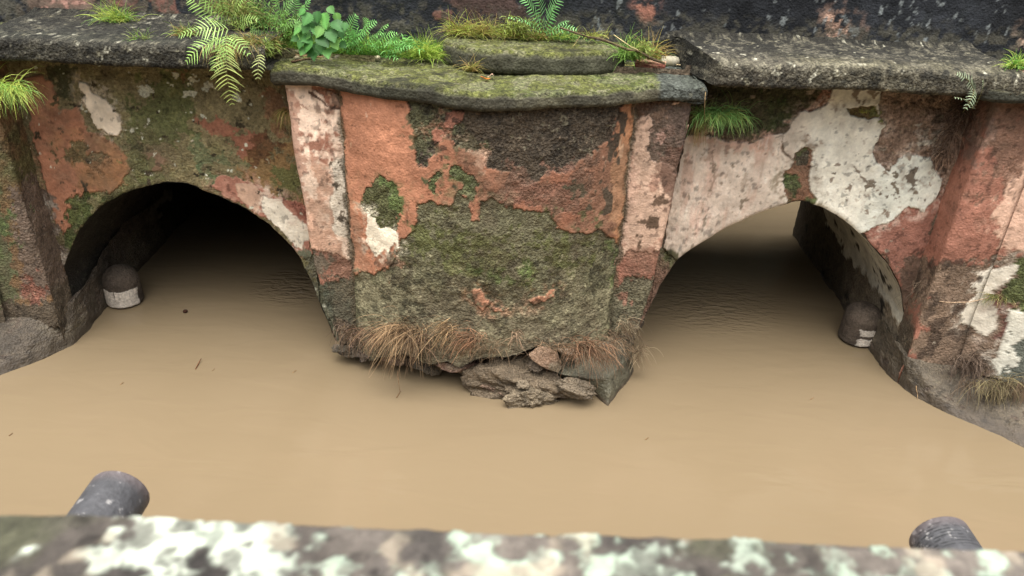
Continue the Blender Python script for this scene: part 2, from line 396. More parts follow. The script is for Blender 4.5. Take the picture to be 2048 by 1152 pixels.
def paint_right(P_):
    s = Paint(P_, P_[:, 0], P_[:, 2], (104, 84, 68), 23, 0.8)
    # green-dark upper left
    s.poly([(1370, 160), (1660, 165), (1665, 205), (1600, 215), (1570, 262), (1500, 285), (1370, 270)], (74, 70, 44), 'S', soft=0.004, brk=0.01)
    s.poly([(1420, 235), (1500, 215), (1590, 200), (1585, 240), (1560, 268), (1500, 284), (1450, 280)], (58, 70, 26), 'S', soft=0.008, brk=0.018, op=0.95)
    s.poly([(1655, 168), (1690, 168), (1672, 215), (1640, 222), (1600, 216), (1630, 205)], (140, 92, 72), 'S', soft=0.001)
    # brown right
    s.poly([(1750, 170), (1960, 180), (1900, 420), (1740, 320)], (150, 116, 98), 'S', soft=0.004, brk=0.008)
    s.specks([(1860, 190), (1945, 195), (1890, 350), (1850, 330)], (92, 72, 60), 'S', thr=0.2, freq=60, soft=0.01)
    # red lower right
    s.poly([(1715, 462), (1780, 436), (1818, 405), (1850, 415), (1885, 380), (1850, 520), (1835, 640), (1805, 600), (1770, 510)], (156, 96, 80), 'S', soft=0.002, brk=0.006, grain=0.3)
    s.poly([(1800, 520), (1860, 500), (1850, 680), (1790, 640)], (110, 80, 66), 'S', soft=0.01, brk=0.01)
    big = [(1372, 268), (1417, 269), (1448, 279), (1497, 283), (1528, 275), (1566, 268), (1590, 236), (1603, 217), (1639, 219), (1663, 205), (1667, 174), (1760, 174), (1760, 188), (1757, 236), (1771, 250), (1757, 271), (1743, 299), (1757, 326), (1774, 344), (1795, 320), (1812, 312), (1865, 312), (1878, 347), (1884, 365), (1873, 394), (1849, 422), (1816, 413), (1779, 441), (1737, 460), (1715, 470), (1690, 460), (1600, 425), (1480, 480), (1400, 540), (1356, 530), (1330, 497), (1340, 380)]
    m = s.poly(big, (228, 198, 184), 'S', brk=0.0015, grain=0.08, h=0.0016, var=0.08, warp=0.8)
    gx = sstep(at(1540, 300, S_Y)[0], at(1640, 300, S_Y)[0], s.x + 0.03 * s.n1) * m
    s.lay(gx, (236, 222, 210), var=0.06)
    gx2 = sstep(at(1720, 300, S_Y)[0], at(1800, 300, S_Y)[0], s.x + 0.03 * s.n1) * m
    s.lay(gx2, (220, 214, 206), var=0.08)
    # pinkish runs on the left of the pale field
    xl = at(1350, 300, S_Y)[0]
    s.lay(m * (1 - gx) * sstep(0.05, 0.6, s.nstr + 0.5 * s.n1) * 0.6, (212, 158, 140))
    s.poly([(1372, 268), (1566, 266), (1560, 300), (1470, 305), (1380, 290)], (212, 152, 132), 'S', soft=0.010, brk=0.012, op=0.6)
    s.lay(m * sstep(0.62, 0.74, s.n3 + 0.5 * s.n2) * 0.5, (150, 120, 100))
    br = fbm(P_ * np.array([1, 1, 0.25]), 110, 3, 431)
    s.lay(m * sstep(0.2, 0.6, br) * 0.35, (198, 178, 166)); s.lay(m * sstep(0.3, 0.7, -br) * 0.35, (240, 228, 220))
    s.specks([(1610, 330), (1700, 320), (1880, 340), (1860, 410), (1700, 450)], (120, 104, 88), 'S', thr=0.62, freq=85, soft=0.01)
    s.poly([(1815, 350), (1838, 335), (1835, 375), (1822, 380)], (112, 96, 84), 'S', soft=0.001, brk=0.006)
    s.specks([(1690, 172), (1760, 172), (1758, 205), (1715, 205)], (150, 128, 112), 'S', thr=0.0, freq=80)
    # scars
    s.poly([(1587, 302), (1608, 292), (1623, 299), (1618, 333), (1616, 360), (1620, 382), (1630, 400), (1612, 412), (1575, 415), (1563, 385), (1569, 340), (1583, 326)], (150, 98, 72), 'S', warp=0.8, grain=0.5, h=-0.0005)
    s.poly([(1588, 303), (1606, 295), (1617, 302), (1612, 330), (1590, 330)], (74, 66, 54), 'S', warp=0.7, grain=0.9)
    s.poly([(1590, 303), (1602, 300), (1600, 316), (1590, 316)], (78, 92, 40), 'S', soft=0.003, brk=0.006)
    s.poly([(1570, 352), (1590, 345), (1600, 362), (1596, 400), (1575, 402), (1566, 380)], (72, 84, 36), 'S', soft=0.002, brk=0.008, grain=0.9)
    s.poly([(1612, 395), (1632, 400), (1628, 415), (1610, 412)], (92, 96, 50), 'S', soft=0.002)
    s.poly([(1701, 215), (1722, 208), (1753, 212), (1757, 233), (1729, 238), (1708, 229)], (116, 92, 52), 'S', grain=0.9, h=-0.0005)
    s.poly([(1725, 216), (1750, 213), (1755, 230), (1735, 234)], (120, 118, 54), 'S', soft=0.003, brk=0.01)
    s.poly([(1833, 283), (1873, 276), (1870, 288), (1840, 290)], (196, 180, 168), 'S', warp=0.6)
    s.poly([(1830, 250), (1845, 247), (1840, 254)], (196, 180, 168), 'S', warp=0.6)
    s.poly([(1240, 560), (1350, 515), (1340, 560), (1300, 640), (1270, 800), (1180, 800)], (128, 92, 76), 'S', soft=0.003, brk=0.006)
    s.poly([(1330, 500), (1352, 505), (1356, 525), (1340, 530)], (84, 84, 50), 'S', soft=0.002, brk=0.01)
    s.poly([(1563, 282), (1566, 300), (1582, 313), (1588, 310), (1588, 313), (1580, 317), (1563, 303), (1560, 284)], (120, 92, 76), 'S', warp=0.6, soft=0.0005)
    s.poly([(1710, 330), (1728, 352), (1745, 380), (1748, 379), (1732, 350), (1712, 328)], (140, 120, 106), 'S', warp=1.2, soft=0.0005)
    s.poly([(1420, 300), (1428, 340), (1420, 380), (1423, 380), (1432, 340), (1423, 300)], (166, 132, 118), 'S', warp=1.2, soft=0.0005)
    return s.c, s.g, s.h

def build_spandrel(side, fn):
    A = ARCH[side]; n = len(A)
    m = 150
    nx = 330 if side == 'right' else 330
    t = np.linspace(0, 1, nx); A2 = smooth_poly(A[::3], nx)
    v = np.linspace(0, 1, m) ** 0.9
    ztop = -0.222
    X = np.repeat(A2[:, 0:1], m, 1); Z = A2[:, 1:2] + (ztop - A2[:, 1:2]) * v[None, :]
    # a ragged arris : the lowest rows round back into the arch
    Y = np.full_like(X, S_Y)
    dep = Z - A2[:, 1:2]
    Y = Y + 0.0022 * np.exp(-dep / 0.0018)
    o = wall_grid('spandrel_wall', X, Y, Z, fn, M_PL, BR, disp=0.0020, flip=False)
    return o
def shoulder(sign, fn):
    A = ARCH['right'] if sign > 0 else ARCH['left']; xe, ze = (A[0] if sign > 0 else A[-1])
    v = np.linspace(0, 1, 150); z = -0.735 + (-0.228 + 0.735) * v; xj = xe - sign * 0.30 * np.clip(ze - z, 0, 1)
    u = np.linspace(0, 1, 24); xi = CX + sign * 0.16
    X = xi + (xj[None, :] - xi) * u[:, None]; Z = np.repeat(z[None, :], 24, 0); Y = np.full_like(X, S_Y + 0.002)
    wall_grid('pier_shoulder', X, Y, Z, fn, M_PL, BR, disp=0.0018, flip=sign < 0, seed=181)
shoulder(1, paint_right); shoulder(-1, paint_left)
sl_ = build_spandrel('left', paint_left); sl_['label'] = 'spandrel wall with moss, terracotta plaster and one cream flake'
sr2 = build_spandrel('right', paint_right); sr2['label'] = 'spandrel wall mostly covered by pale limewash'

# ---- vaults
def paint_vault(side):
    def fn(P_):
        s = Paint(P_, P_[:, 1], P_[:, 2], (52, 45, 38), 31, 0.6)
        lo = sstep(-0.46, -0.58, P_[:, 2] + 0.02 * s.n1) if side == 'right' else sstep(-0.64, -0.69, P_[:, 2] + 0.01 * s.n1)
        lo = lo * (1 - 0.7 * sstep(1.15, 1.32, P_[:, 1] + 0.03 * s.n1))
        s.lay(lo * 0.9, (142, 120, 98) if side == 'right' else (116, 98, 80))  # jambs lighter low in front, darker deep in : light falloff put into the colour
        A = ARCH[side]; xm = (A[0, 0] + A[-1, 0]) / 2
        if side == 'right':
            bl = []
            for a_, b_ in ((1655, 452), (1671, 478), (1692, 516), (1737, 567), (1762, 595), (1790, 640)):
                rx, ry, rz = ray(a_, b_); bl.append((0.630 * ry / rx, 0.630 * rz / rx))
            bl.sort(); bl = np.array(bl)
            d = P_[:, 2] - np.interp(P_[:, 1], bl[:, 0], bl[:, 1]) + 0.010 * s.n2 + 0.004 * s.n3
            d = np.minimum(d, (bl[-1, 0] + 0.01 - P_[:, 1]) * 0.5 + 0.01 * s.n2)
            ok = (P_[:, 0] > xm + 0.10)
            s.lay(sstep(-0.001, 0.001, np.where(ok, d, -1)), (196, 184, 172), 0.15, 0.001)
            s.lay(np.where(ok, 1, 0) * sstep(0.66, 0.72, fbm(P_, 40, 3, 99)), (60, 52, 46))
        else:
            ok = (P_[:, 0] < xm)
            s.lay(np.where(ok, 1, 0) * sstep(0.66, 0.68, fbm(P_ * np.array([1, 0.5, 1]), 16, 3, 77)), (120, 108, 96), 0.2, 0.001)
        return s.c, s.g, s.h
    return fn
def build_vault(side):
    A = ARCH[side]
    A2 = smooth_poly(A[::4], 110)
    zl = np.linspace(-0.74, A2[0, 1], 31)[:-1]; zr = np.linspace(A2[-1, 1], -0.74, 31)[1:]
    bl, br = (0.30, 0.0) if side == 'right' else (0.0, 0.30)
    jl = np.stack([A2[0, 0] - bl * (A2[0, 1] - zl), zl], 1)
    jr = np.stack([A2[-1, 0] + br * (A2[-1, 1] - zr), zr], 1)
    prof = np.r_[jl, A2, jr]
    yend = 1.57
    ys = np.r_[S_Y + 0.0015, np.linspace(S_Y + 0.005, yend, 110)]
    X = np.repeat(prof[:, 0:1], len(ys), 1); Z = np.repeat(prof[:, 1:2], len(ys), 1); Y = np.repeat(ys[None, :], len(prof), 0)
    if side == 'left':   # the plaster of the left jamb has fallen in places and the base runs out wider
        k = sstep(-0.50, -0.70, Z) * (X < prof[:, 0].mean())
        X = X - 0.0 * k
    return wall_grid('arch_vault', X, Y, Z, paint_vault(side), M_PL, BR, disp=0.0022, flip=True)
for sd2 in ('left', 'right'): build_vault(sd2)

# ---- piers
BOT_PX = [(655, 640), (667, 672), (672, 706), (700, 696), (725, 694), (745, 702), (790, 708), (830, 706), (862, 716), (900, 708), (925, 716), (950, 702), (975, 696), (1010, 701), (1045, 694), (1070, 686), (1090, 692), (1105, 700), (1140, 708), (1170, 716), (1230, 712), (1262, 706), (1290, 680)]
def bottom_mid(x):
    P_ = []
    for a, b in BOT_PX:
        xx, zz = at(a, b, 0.95 if 745 < a < 1225 else P_Y); P_.append((xx, zz))
    P_.sort(); P_ = np.array(P_)
    return np.interp(x, P_[:, 0], P_[:, 1])
def paint_pil_left(P_):
    s = Paint(P_, P_[:, 0], P_[:, 2], (242, 200, 178), 41, 0.12)
    s.tone(0.05); s.h += 0.001
    s.lay(sstep(0.80, 0.90, s.n3 + s.n2 * .8) * 0.8, (164, 106, 82))
    s.poly([(560, 180), (590, 178), (604, 300), (625, 480), (600, 480), (560, 300)], (186, 124, 100), 'P', soft=0.003, brk=0.005, op=0.7)
    s.poly([(625, 187), (649, 208), (687, 219), (701, 243), (708, 278), (704, 312), (724, 335), (745, 330), (720, 170), (625, 178)], (166, 104, 78), 'P', brk=0.003, grain=0.4, h=0)
    s.poly([(655, 184), (715, 182), (712, 210), (690, 212), (660, 204)], (210, 158, 134), 'P', brk=0.004, grain=0.1)
    s.poly([(628, 323), (660, 319), (667, 347), (672, 400), (676, 470), (690, 530), (622, 530), (612, 400), (636, 400), (634, 358)], (206, 150, 124), 'P', soft=0.002, brk=0.004, grain=0.15)
    s.poly([(667, 323), (694, 317), (724, 335), (740, 400), (745, 455), (725, 500), (700, 480), (672, 470), (666, 400)], (212, 190, 174), 'P', soft=0.0015, brk=0.003, grain=0.25, h=0.0012)
    s.specks([(660, 300), (724, 310), (745, 500), (700, 510), (668, 460)], (104, 86, 72), 'P', thr=0.34, freq=60, soft=0.01)
    s.specks([(600, 260), (700, 250), (700, 330), (610, 330)], (176, 112, 88), 'P', thr=0.72, freq=40, soft=0.01)
    s.poly([(652, 258), (656, 258), (660, 288), (650, 288)], (158, 96, 74), 'P', soft=0.001)
    s.poly([(625, 276), (645, 278), (642, 292), (622, 290)], (158, 100, 78), 'P', soft=0.001, brk=0.004)
    m = s.poly([(600, 494), (640, 500), (668, 505), (680, 518), (700, 518), (716, 510), (734, 494), (760, 480), (760, 720), (600, 720)], (156, 96, 76), 'P', brk=0.002, grain=0.4, h=0)
    s.poly([(600, 500), (655, 490), (672, 520), (650, 545), (600, 540)], (96, 86, 72), 'P', soft=0.006, brk=0.010, op=0.9)
    s.poly([(600, 560), (660, 572), (720, 548), (730, 520), (770, 520), (770, 800), (600, 800)], (92, 86, 68), 'P', soft=0.005, brk=0.008, grain=0.8)
    s.poly([(650, 580), (735, 575), (740, 640), (700, 660), (660, 640)], (62, 68, 56), 'P', soft=0.012, brk=0.012, op=0.75)
    s.poly([(655, 640), (760, 650), (760, 800), (650, 800)], (98, 80, 66), 'P', soft=0.008, brk=0.012, grain=1)
    s.lay(sstep(0.007, 0.001, np.abs(s.x - (CX + -1 * GRV)) + 0.004 * s.n2 + 0.002 * s.n3) * 0.8, (84, 74, 52), 0.9)
    s.poly([(618, 186), (640, 200), (660, 212), (690, 214), (704, 222), (704, 226), (688, 218), (658, 216), (636, 205), (616, 190)], (92, 60, 46), 'P', warp=0.8, soft=0.0006)
    return s.c, s.g, s.h
def paint_pil_right(P_):
    s = Paint(P_, P_[:, 0], P_[:, 2], (228, 176, 152), 53, 0.15)
    s.h += 0.001
    s.lay(sstep(0.30, 0.45, s.n2 + s.n1 * .4) * 0.6, (174, 104, 84))
    s.poly([(1270, 170), (1395, 170), (1388, 200), (1320, 215), (1296, 225), (1275, 240)], (110, 74, 58), 'P', soft=0.002, brk=0.006, grain=0.7, h=0)
    s.poly([(1302, 222), (1326, 201), (1400, 190), (1380, 243), (1367, 312), (1358, 347), (1333, 323), (1306, 327), (1292, 305), (1299, 271)], (104, 80, 72), 'P', brk=0.004, grain=0.55, h=0)
    s.poly([(1306, 230), (1330, 205), (1345, 212), (1312, 250)], (160, 116, 96), 'P', soft=0.002, brk=0.006, op=0.6)
    s.poly([(1309, 270), (1322, 264), (1334, 272), (1326, 287), (1314, 280)], (204, 146, 134), 'P', warp=.7)
    s.poly([(1340, 300), (1368, 300), (1350, 420), (1330, 420)], (120, 76, 64), 'P', soft=0.003, brk=0.010, op=0.8)
    s.specks([(1310, 320), (1356, 330), (1340, 500), (1260, 500)], (110, 76, 58), 'P', thr=0.38, freq=55, soft=0.01)
    s.poly([(1256, 330), (1278, 345), (1264, 440), (1244, 508), (1235, 480)], (222, 168, 146), 'P', soft=0.002, brk=0.004, op=0.8)
    s.poly([(1225, 515), (1260, 500), (1300, 508), (1345, 490), (1340, 640), (1220, 640)], (160, 98, 78), 'P', brk=0.003, grain=0.4, h=0)
    s.poly([(1220, 590), (1240, 560), (1270, 545), (1290, 560), (1340, 530), (1330, 800), (1200, 800)], (104, 94, 72), 'P', soft=0.004, brk=0.008, grain=0.9, h=0)
    s.poly([(1238, 588), (1258, 584), (1262, 600), (1245, 604)], (144, 98, 78), 'P', soft=0.003, brk=0.006)
    s.poly([(1200, 660), (1300, 640), (1320, 800), (1180, 800)], (100, 84, 68), 'P', soft=0.008, brk=0.012, grain=1)
    s.lay(sstep(0.007, 0.001, np.abs(s.x - (CX + 1 * GRV)) + 0.004 * s.n2 + 0.002 * s.n3) * 0.8, (84, 74, 52), 0.9)
    return s.c, s.g, s.h
def paint_bast(P_):
    s = Paint(P_, P_[:, 0], P_[:, 2], (190, 116, 80), 61, 0.18)
    s.tone(0.06); s.h += 0.001
    B = 'B'
    s.lay(sstep(-0.155, -0.10, s.x + 0.02 * s.n1 + 0.02 * s.n2) * 0.9, (172, 104, 72), var=0.22)
    s.poly([(1110, 330), (1225, 290), (1232, 480), (1120, 450), (1000, 420), (960, 360)], (158, 94, 66), B, soft=0.008, brk=0.012, op=0.85, grain=0.3)
    # pale scratches
    s.specks([(716, 190), (764, 196), (770, 245), (730, 240)], (226, 178, 150), B, thr=0.18, freq=60, stretch=0.35, soft=0.006)
    s.specks([(722, 290), (800, 280), (800, 350), (730, 360)], (214, 150, 120), B, thr=0.62, freq=60, stretch=0.3, soft=0.006)
    s.poly([(1243, 200), (1285, 190), (1275, 300), (1256, 420), (1240, 510), (1222, 480), (1228, 300)], (188, 118, 70), B, soft=0.003, brk=0.005, op=0.9)
    # the large patch where the outer coat has come off
    s.poly([(812, 195), (819, 243), (834, 264), (829, 295), (830, 330), (847, 342), (861, 323), (878, 306), (888, 272), (913, 288), (944, 300), (969, 313), (974, 340), (993, 345), (1028, 343), (1050, 372), (1075, 366), (1087, 345), (1115, 350), (1149, 334), (1188, 312), (1205, 293), (1226, 268), (1238, 228), (1262, 185), (1150, 170), (900, 170)],
           (80, 66, 54), B, brk=0.003, grain=1.0, h=-0.001, runs=0.002, col2=(72, 60, 50))
    s.poly([(816, 200), (880, 205), (940, 240), (965, 300), (930, 300), (890, 275), (870, 310), (840, 345), (828, 330)], (84, 82, 52), B, soft=0.006, brk=0.016, op=0.75)
    s.poly([(889, 228), (930, 224), (932, 250), (905, 260), (890, 250)], (154, 92, 72), B, brk=0.003, grain=0.3)
    s.poly([(861, 265), (880, 263), (886, 285), (868, 292)], (164, 98, 74), B, brk=0.003, grain=0.3)
    s.poly([(1000, 345), (1100, 350), (1180, 330), (1190, 380), (1150, 410), (1060, 420), (1000, 400)], (120, 76, 60), B, soft=0.006, brk=0.02, op=0.75, grain=0.6)
    s.poly([(940, 300), (975, 310), (975, 345), (955, 335)], (206, 150, 124), B, soft=0.001, brk=0.012, op=0.6)
    s.specks([(1200, 220), (1260, 200), (1245, 420), (1195, 430)], (70, 54, 42), B, thr=0.22, freq=55, stretch=0.5, soft=0.008)
    s.specks([(1228, 210), (1285, 205), (1262, 330), (1225, 300)], (206, 150, 112), B, thr=0.25, freq=70, stretch=0.3, soft=0.004)
    s.specks([(1110, 370), (1215, 370), (1215, 430), (1130, 440)], (76, 66, 46), B, thr=0.15, freq=50, soft=0.008)
    # greens on the terracotta
    s.poly([(903, 335), (925, 330), (942, 345), (960, 372), (945, 395), (925, 385), (930, 360), (905, 350)], (82, 88, 44), B, brk=0.008, grain=0.9)
    s.poly([(857, 350), (873, 347), (876, 372), (866, 388), (858, 372)], (78, 84, 42), B, brk=0.006, grain=0.9)
    s.poly([(835, 345), (858, 350), (862, 362), (840, 365)], (84, 84, 50), B, brk=0.008, soft=0.002)
    s.poly([(734, 366), (764, 356), (794, 378), (800, 430), (790, 462), (768, 476), (745, 445), (728, 400)], (88, 86, 46), B, brk=0.005, grain=0.9)
    s.poly([(760, 360), (794, 378), (798, 420), (785, 420), (776, 385)], (86, 98, 42), B, soft=0.003, brk=0.010)
    # lower mossy render
    low = [(700, 560), (742, 545), (796, 520), (796, 478), (832, 462), (836, 416), (864, 404), (903, 416), (919, 392), (939, 404), (943, 438), (955, 440), (959, 412), (983, 396), (1011, 414), (1055, 418), (1091, 424), (1111, 452), (1139, 464), (1171, 466), (1207, 458), (1231, 480), (1260, 520), (1260, 860), (700, 860)]
    s.poly(low, (104, 96, 68), B, brk=0.003, grain=0.72, h=-0.0008)
    s.poly([(700, 570), (800, 560), (1250, 560), (1260, 860), (700, 860)], (124, 112, 84), B, soft=0.03, brk=0.02, op=0.8)
    s.poly([(800, 480), (900, 450), (960, 470), (1010, 500), (1060, 520), (1110, 470), (1175, 475), (1150, 520), (1060, 560), (960, 560), (880, 520), (810, 510)], (84, 84, 34), B, soft=0.02, brk=0.03, op=0.85)
    s.poly([(1215, 480), (1240, 500), (1232, 570), (1220, 560)], (86, 96, 44), B, soft=0.006, brk=0.01, op=0.8)
    s.poly([(960, 540), (1050, 525), (1060, 550), (990, 560)], (80, 94, 38), B, soft=0.01, brk=0.016, op=0.7)
    s.poly([(742, 500), (790, 510), (800, 530), (745, 545)], (152, 100, 74), B, soft=0.006, brk=0.01, op=0.8)
    for q in ([(945, 577), (960, 575), (972, 600), (984, 603), (973, 613), (966, 624), (956, 616), (946, 600)], [(986, 616), (1000, 614), (1005, 622), (988, 625)], [(1058, 604), (1072, 594), (1088, 594), (1100, 578), (1112, 579), (1108, 590), (1088, 604), (1066, 611)]):
        s.poly(q, (196, 120, 84), B, warp=0.5, grain=0.2, h=0.001)
    s.poly([(736, 424), (752, 432), (762, 456), (780, 454), (796, 470), (797, 496), (786, 484), (776, 504), (766, 496), (756, 512), (746, 508), (734, 484)], (244, 220, 198), B, warp=0.8, brk=0.002, grain=0.1, h=0.0015)
    s.poly([(700, 650), (760, 652), (830, 690), (1100, 670), (1230, 670), (1260, 900), (700, 900)], (96, 84, 66), B, soft=0.012, brk=0.012, op=0.7)
    gl = np.minimum(np.abs(s.x - (CX - GRV)), np.abs(s.x - (CX + GRV)))
    s.lay(sstep(0.006, 0.001, gl + 0.004 * s.n2 + 0.002 * s.n3) * 0.8, (78, 72, 48), 0.9, h=-0.001)
    s.specks([(740, 480), (1230, 470), (1225, 680), (740, 680)], (62, 56, 38), B, thr=0.30, freq=75, soft=0.01, op=0.7)
    s.specks([(740, 480), (1230, 470), (1225, 680), (740, 680)], (150, 138, 104), B, thr=0.62, freq=95, soft=0.01, op=0.7)
    s.specks([(830, 200), (1230, 210), (1180, 330), (860, 330)], (150, 120, 96), B, thr=0.80, freq=90, soft=0.01, op=0.8)
    s.specks([(830, 200), (1230, 210), (1180, 330), (860, 330)], (40, 34, 30), B, thr=0.32, freq=80, soft=0.01, op=0.7)
    return s.c, s.g, s.h
def generic_paint(base, c2, seed, lowc=(104, 92, 74), g=0.5):
    def fn(P_):
        s = Paint(P_, P_[:, 0], P_[:, 2], base, seed, g)
        s.lay(sstep(0.0, 0.3, s.n1 + 0.4 * s.n2), c2, 0.7)
        s.lay(sstep(-0.56, -0.62, P_[:, 2] + 0.02 * s.n1), lowc, 0.9)
        return s.c, s.g, s.h
    return fn
def paint_rpier(P_):
    s = Paint(P_, P_[:, 0], P_[:, 2], (164, 100, 80), 71, 0.25)
    s.poly([(1975, 195), (2300, 200), (2300, 420), (2030, 420), (1960, 330), (1970, 260)], (134, 92, 74), 'P', soft=0.006, brk=0.016, runs=0.014, grain=0.4)
    s.poly([(1948, 200), (1985, 200), (1960, 330), (1935, 340)], (124, 94, 84), 'P', soft=0.006, brk=0.010, op=0.7)
    s.poly([(2048, 340), (2010, 375), (1990, 417), (2004, 446), (1990, 500), (2034, 488), (2060, 440), (2200, 420), (2200, 300)], (224, 170, 146), 'P', brk=0.005, grain=0.15, h=0.001, warp=1.4)
    s.poly([(1968, 280), (1980, 270), (1955, 350), (1945, 360)], (176, 128, 110), 'P', soft=0.001, brk=0.004, op=0.6)
    s.poly([(1850, 540), (1960, 520), (2040, 500), (2300, 560), (2300, 900), (1800, 900)], (126, 98, 80), 'P', soft=0.006, brk=0.010, grain=0.5)
    s.poly([(2032, 506), (2009, 553), (1976, 577), (1990, 600), (1980, 630), (1962, 658), (1924, 649), (1915, 628), (1935, 605), (1952, 586), (1938, 567), (1962, 563), (1960, 549), (2013, 520)], (222, 204, 190), 'P', brk=0.002, grain=0.1, h=0.0012)
    s.poly([(1975, 585), (2010, 560), (2012, 600), (1995, 650), (1965, 665), (1985, 620)], (124, 78, 66), 'P', brk=0.004)
    s.poly([(2000, 604), (2060, 588), (2200, 600), (2200, 780), (2040, 760), (1990, 750), (1960, 705), (1985, 660)], (214, 202, 190), 'P', brk=0.002, grain=0.1, h=0.0012)
    s.poly([(2000, 650), (2040, 640), (2200, 640), (2200, 780), (2040, 760), (1985, 745), (1985, 700)], (96, 96, 88), 'P', soft=0.006, brk=0.010, grain=0.5)
    s.poly([(2022, 510), (2060, 500), (2200, 520), (2200, 600), (2030, 598), (2000, 590)], (82, 86, 42), 'P', soft=0.003, brk=0.010, grain=0.9)
    s.specks([(1850, 500), (1960, 520), (1960, 760), (1830, 740)], (72, 54, 44), 'P', thr=0.25, freq=50, soft=0.01, op=0.8)
    s.specks([(1840, 520), (1860, 510), (1880, 700), (1860, 700)], (190, 170, 150), 'P', thr=0.55, freq=60, soft=0.004)
    s.lay(sstep(-0.585, -0.61, s.z + 0.012 * s.n1) * (P_[:, 1] > P_Y + 0.004), (92, 76, 62), 0.8)
    return s.c, s.g, s.h
def paint_lpier(P_):
    s = Paint(P_, P_[:, 0], P_[:, 2], (118, 84, 52), 81, 0.6)
    s.lay(sstep(-0.2, 0.4, s.n1 + .4 * s.n2), (88, 80, 44), 0.8)
    s.poly([(10, 380), (60, 360), (110, 440), (120, 600), (40, 600)], (106, 84, 72), 'P', soft=0.006, brk=0.010)
    s.poly([(-400, 330), (5, 390), (40, 560), (20, 690), (-400, 690)], (86, 88, 54), 'P', soft=0.004, brk=0.012, grain=0.6)
    s.poly([(-300, 380), (10, 420), (30, 500), (-300, 500)], (78, 92, 40), 'P', soft=0.012, brk=0.02, op=0.8)
    s.poly([(75, 362), (92, 360), (102, 372), (90, 378), (78, 372)], (206, 158, 138), 'P', warp=0.8)
    s.poly([(40, 560), (70, 545), (90, 580), (88, 620), (55, 630)], (128, 76, 60), 'P', soft=0.003, brk=0.012, grain=0.9)
    s.poly([(-400, 600), (130, 600), (130, 800), (-400, 800)], (92, 76, 62), 'P', soft=0.006, brk=0.010)
    s.lay(sstep(-0.585, -0.61, s.z + 0.012 * s.n1) * (P_[:, 1] > P_Y + 0.004), (92, 76, 62), 0.8)
    return s.c, s.g, s.h

def build_pier(which, fb, fl, fr, ztop):
    cx = PC[which]; mid = which == 'mid'
    nz = 260 if mid else 150
    # bastion face (the pier's own mesh)
    u = np.linspace(-GRV, GRV, 270 if mid else 120)
    v = np.linspace(0, 1, nz)
    X = np.repeat((cx + u)[:, None], nz, 1)
    zb = bottom_mid(cx + u) if mid else np.full(len(u), -0.655)
    zb = zb + 0.003 * vnoise(np.stack([u * 90, u * 0, u * 0], 1), 5)
    Z = zb[:, None] + (ztop - zb[:, None]) * v[None, :]
    Y = np.repeat(bast_y(u)[:, None], nz, 1)
    Y = Y - 0.010 * sstep(-0.55, -0.68, Z)            # the render bellies out a little near the foot
    # broken underside : rows that run back under the pier
    back = np.linspace(0.07, 0.0, 14)[:-1]
    Xb = np.repeat(X[:, :1], 13, 1); Yb = Y[:, :1] + back[None, :]
    Zb = Z[:, :1] + 0.012 * np.sin(np.clip(back / 0.07, 0, 1) * 3)[None, :] + 0.004 * vnoise(np.stack([Xb.ravel() * 70, Yb.ravel() * 70, Xb.ravel() * 0], 1), 8).reshape(Xb.shape)
    X = np.c_[Xb, X]; Y = np.c_[Yb, Y]; Z = np.c_[Zb, Z]
    root = wall_grid('pier', X, Y, Z, fb, M_PL, BR, disp=0.0022, flip=False, seed=int(40 + 10 * cx))
    # pilasters : outer side return, front, small return to the groove
    for sg, fn in ((-1, fl), (1, fr)):
        path = []
        nf = 60 if mid else 40
        for a in np.linspace(0, 1, 14): path.append((1.0, S_Y + 0.002 + (P_Y + 0.003 - S_Y) * a, 0))    # side
        for a in np.linspace(0, 1, nf): path.append((1 - a, P_Y, 1))
        for a in np.linspace(0.2, 1, 5): path.append((0, P_Y - 0.004 + 0.006 * a, 2))
        n = len(path)
        vz = np.linspace(0, 1, nz)
        X = np.zeros((n, nz)); Y = np.zeros((n, nz)); Z = np.zeros((n, nz))
        for i, (f, y, k) in enumerate(path):
            xg = cx + sg * (GRV - 0.004)
            xo_guess = cx + sg * (0.25 if mid else 0.273)
            xi = xg + (xo_guess - xg) * f
            zb = (bottom_mid(np.array([xi]))[0] if mid else -0.66) + 0.003 * math.sin(i * 1.7)
            if k == 0: zb -= (0.0 if mid else 0.04)
            z = zb + (ztop - zb) * vz
            hw = HWf(z) if mid else np.full(nz, 0.273)
            xo = cx + sg * hw
            if k == 2: xx = np.full(nz, xg - sg * 0.003 * (i - n + 6) / 5.0)
            else: xx = xg + (xo - xg) * f
            # soften the outer arris
            yy = np.full(nz, float(y))
            if k == 1: yy += 0.004 * math.exp(-(1 - f) / 0.03)
            X[i] = xx; Z[i] = z; Y[i] = yy - 0.004 * sstep(-0.55, -0.68, z)
        back = np.linspace(0.05, 0.0, 8)[:-1]
        Xb = np.repeat(X[:, :1], 7, 1); Yb = Y[:, :1] + back[None, :]; Zb = np.repeat(Z[:, :1], 7, 1) + 0.004
        X = np.c_[Xb, X]; Y = np.c_[Yb, Y]; Z = np.c_[Zb, Z]
        wall_grid('pilaster', X, Y, Z, fn, M_PL, root, disp=0.0018, flip=(sg > 0), seed=77)
    # core behind the facing
    return root

pm = build_pier('mid', paint_bast, paint_pil_left, paint_pil_right, -0.250)
pr = build_pier('right', paint_rpier, paint_rpier, paint_rpier, -0.230)
pl = build_pier('left', paint_lpier, paint_lpier, paint_lpier, -0.230)

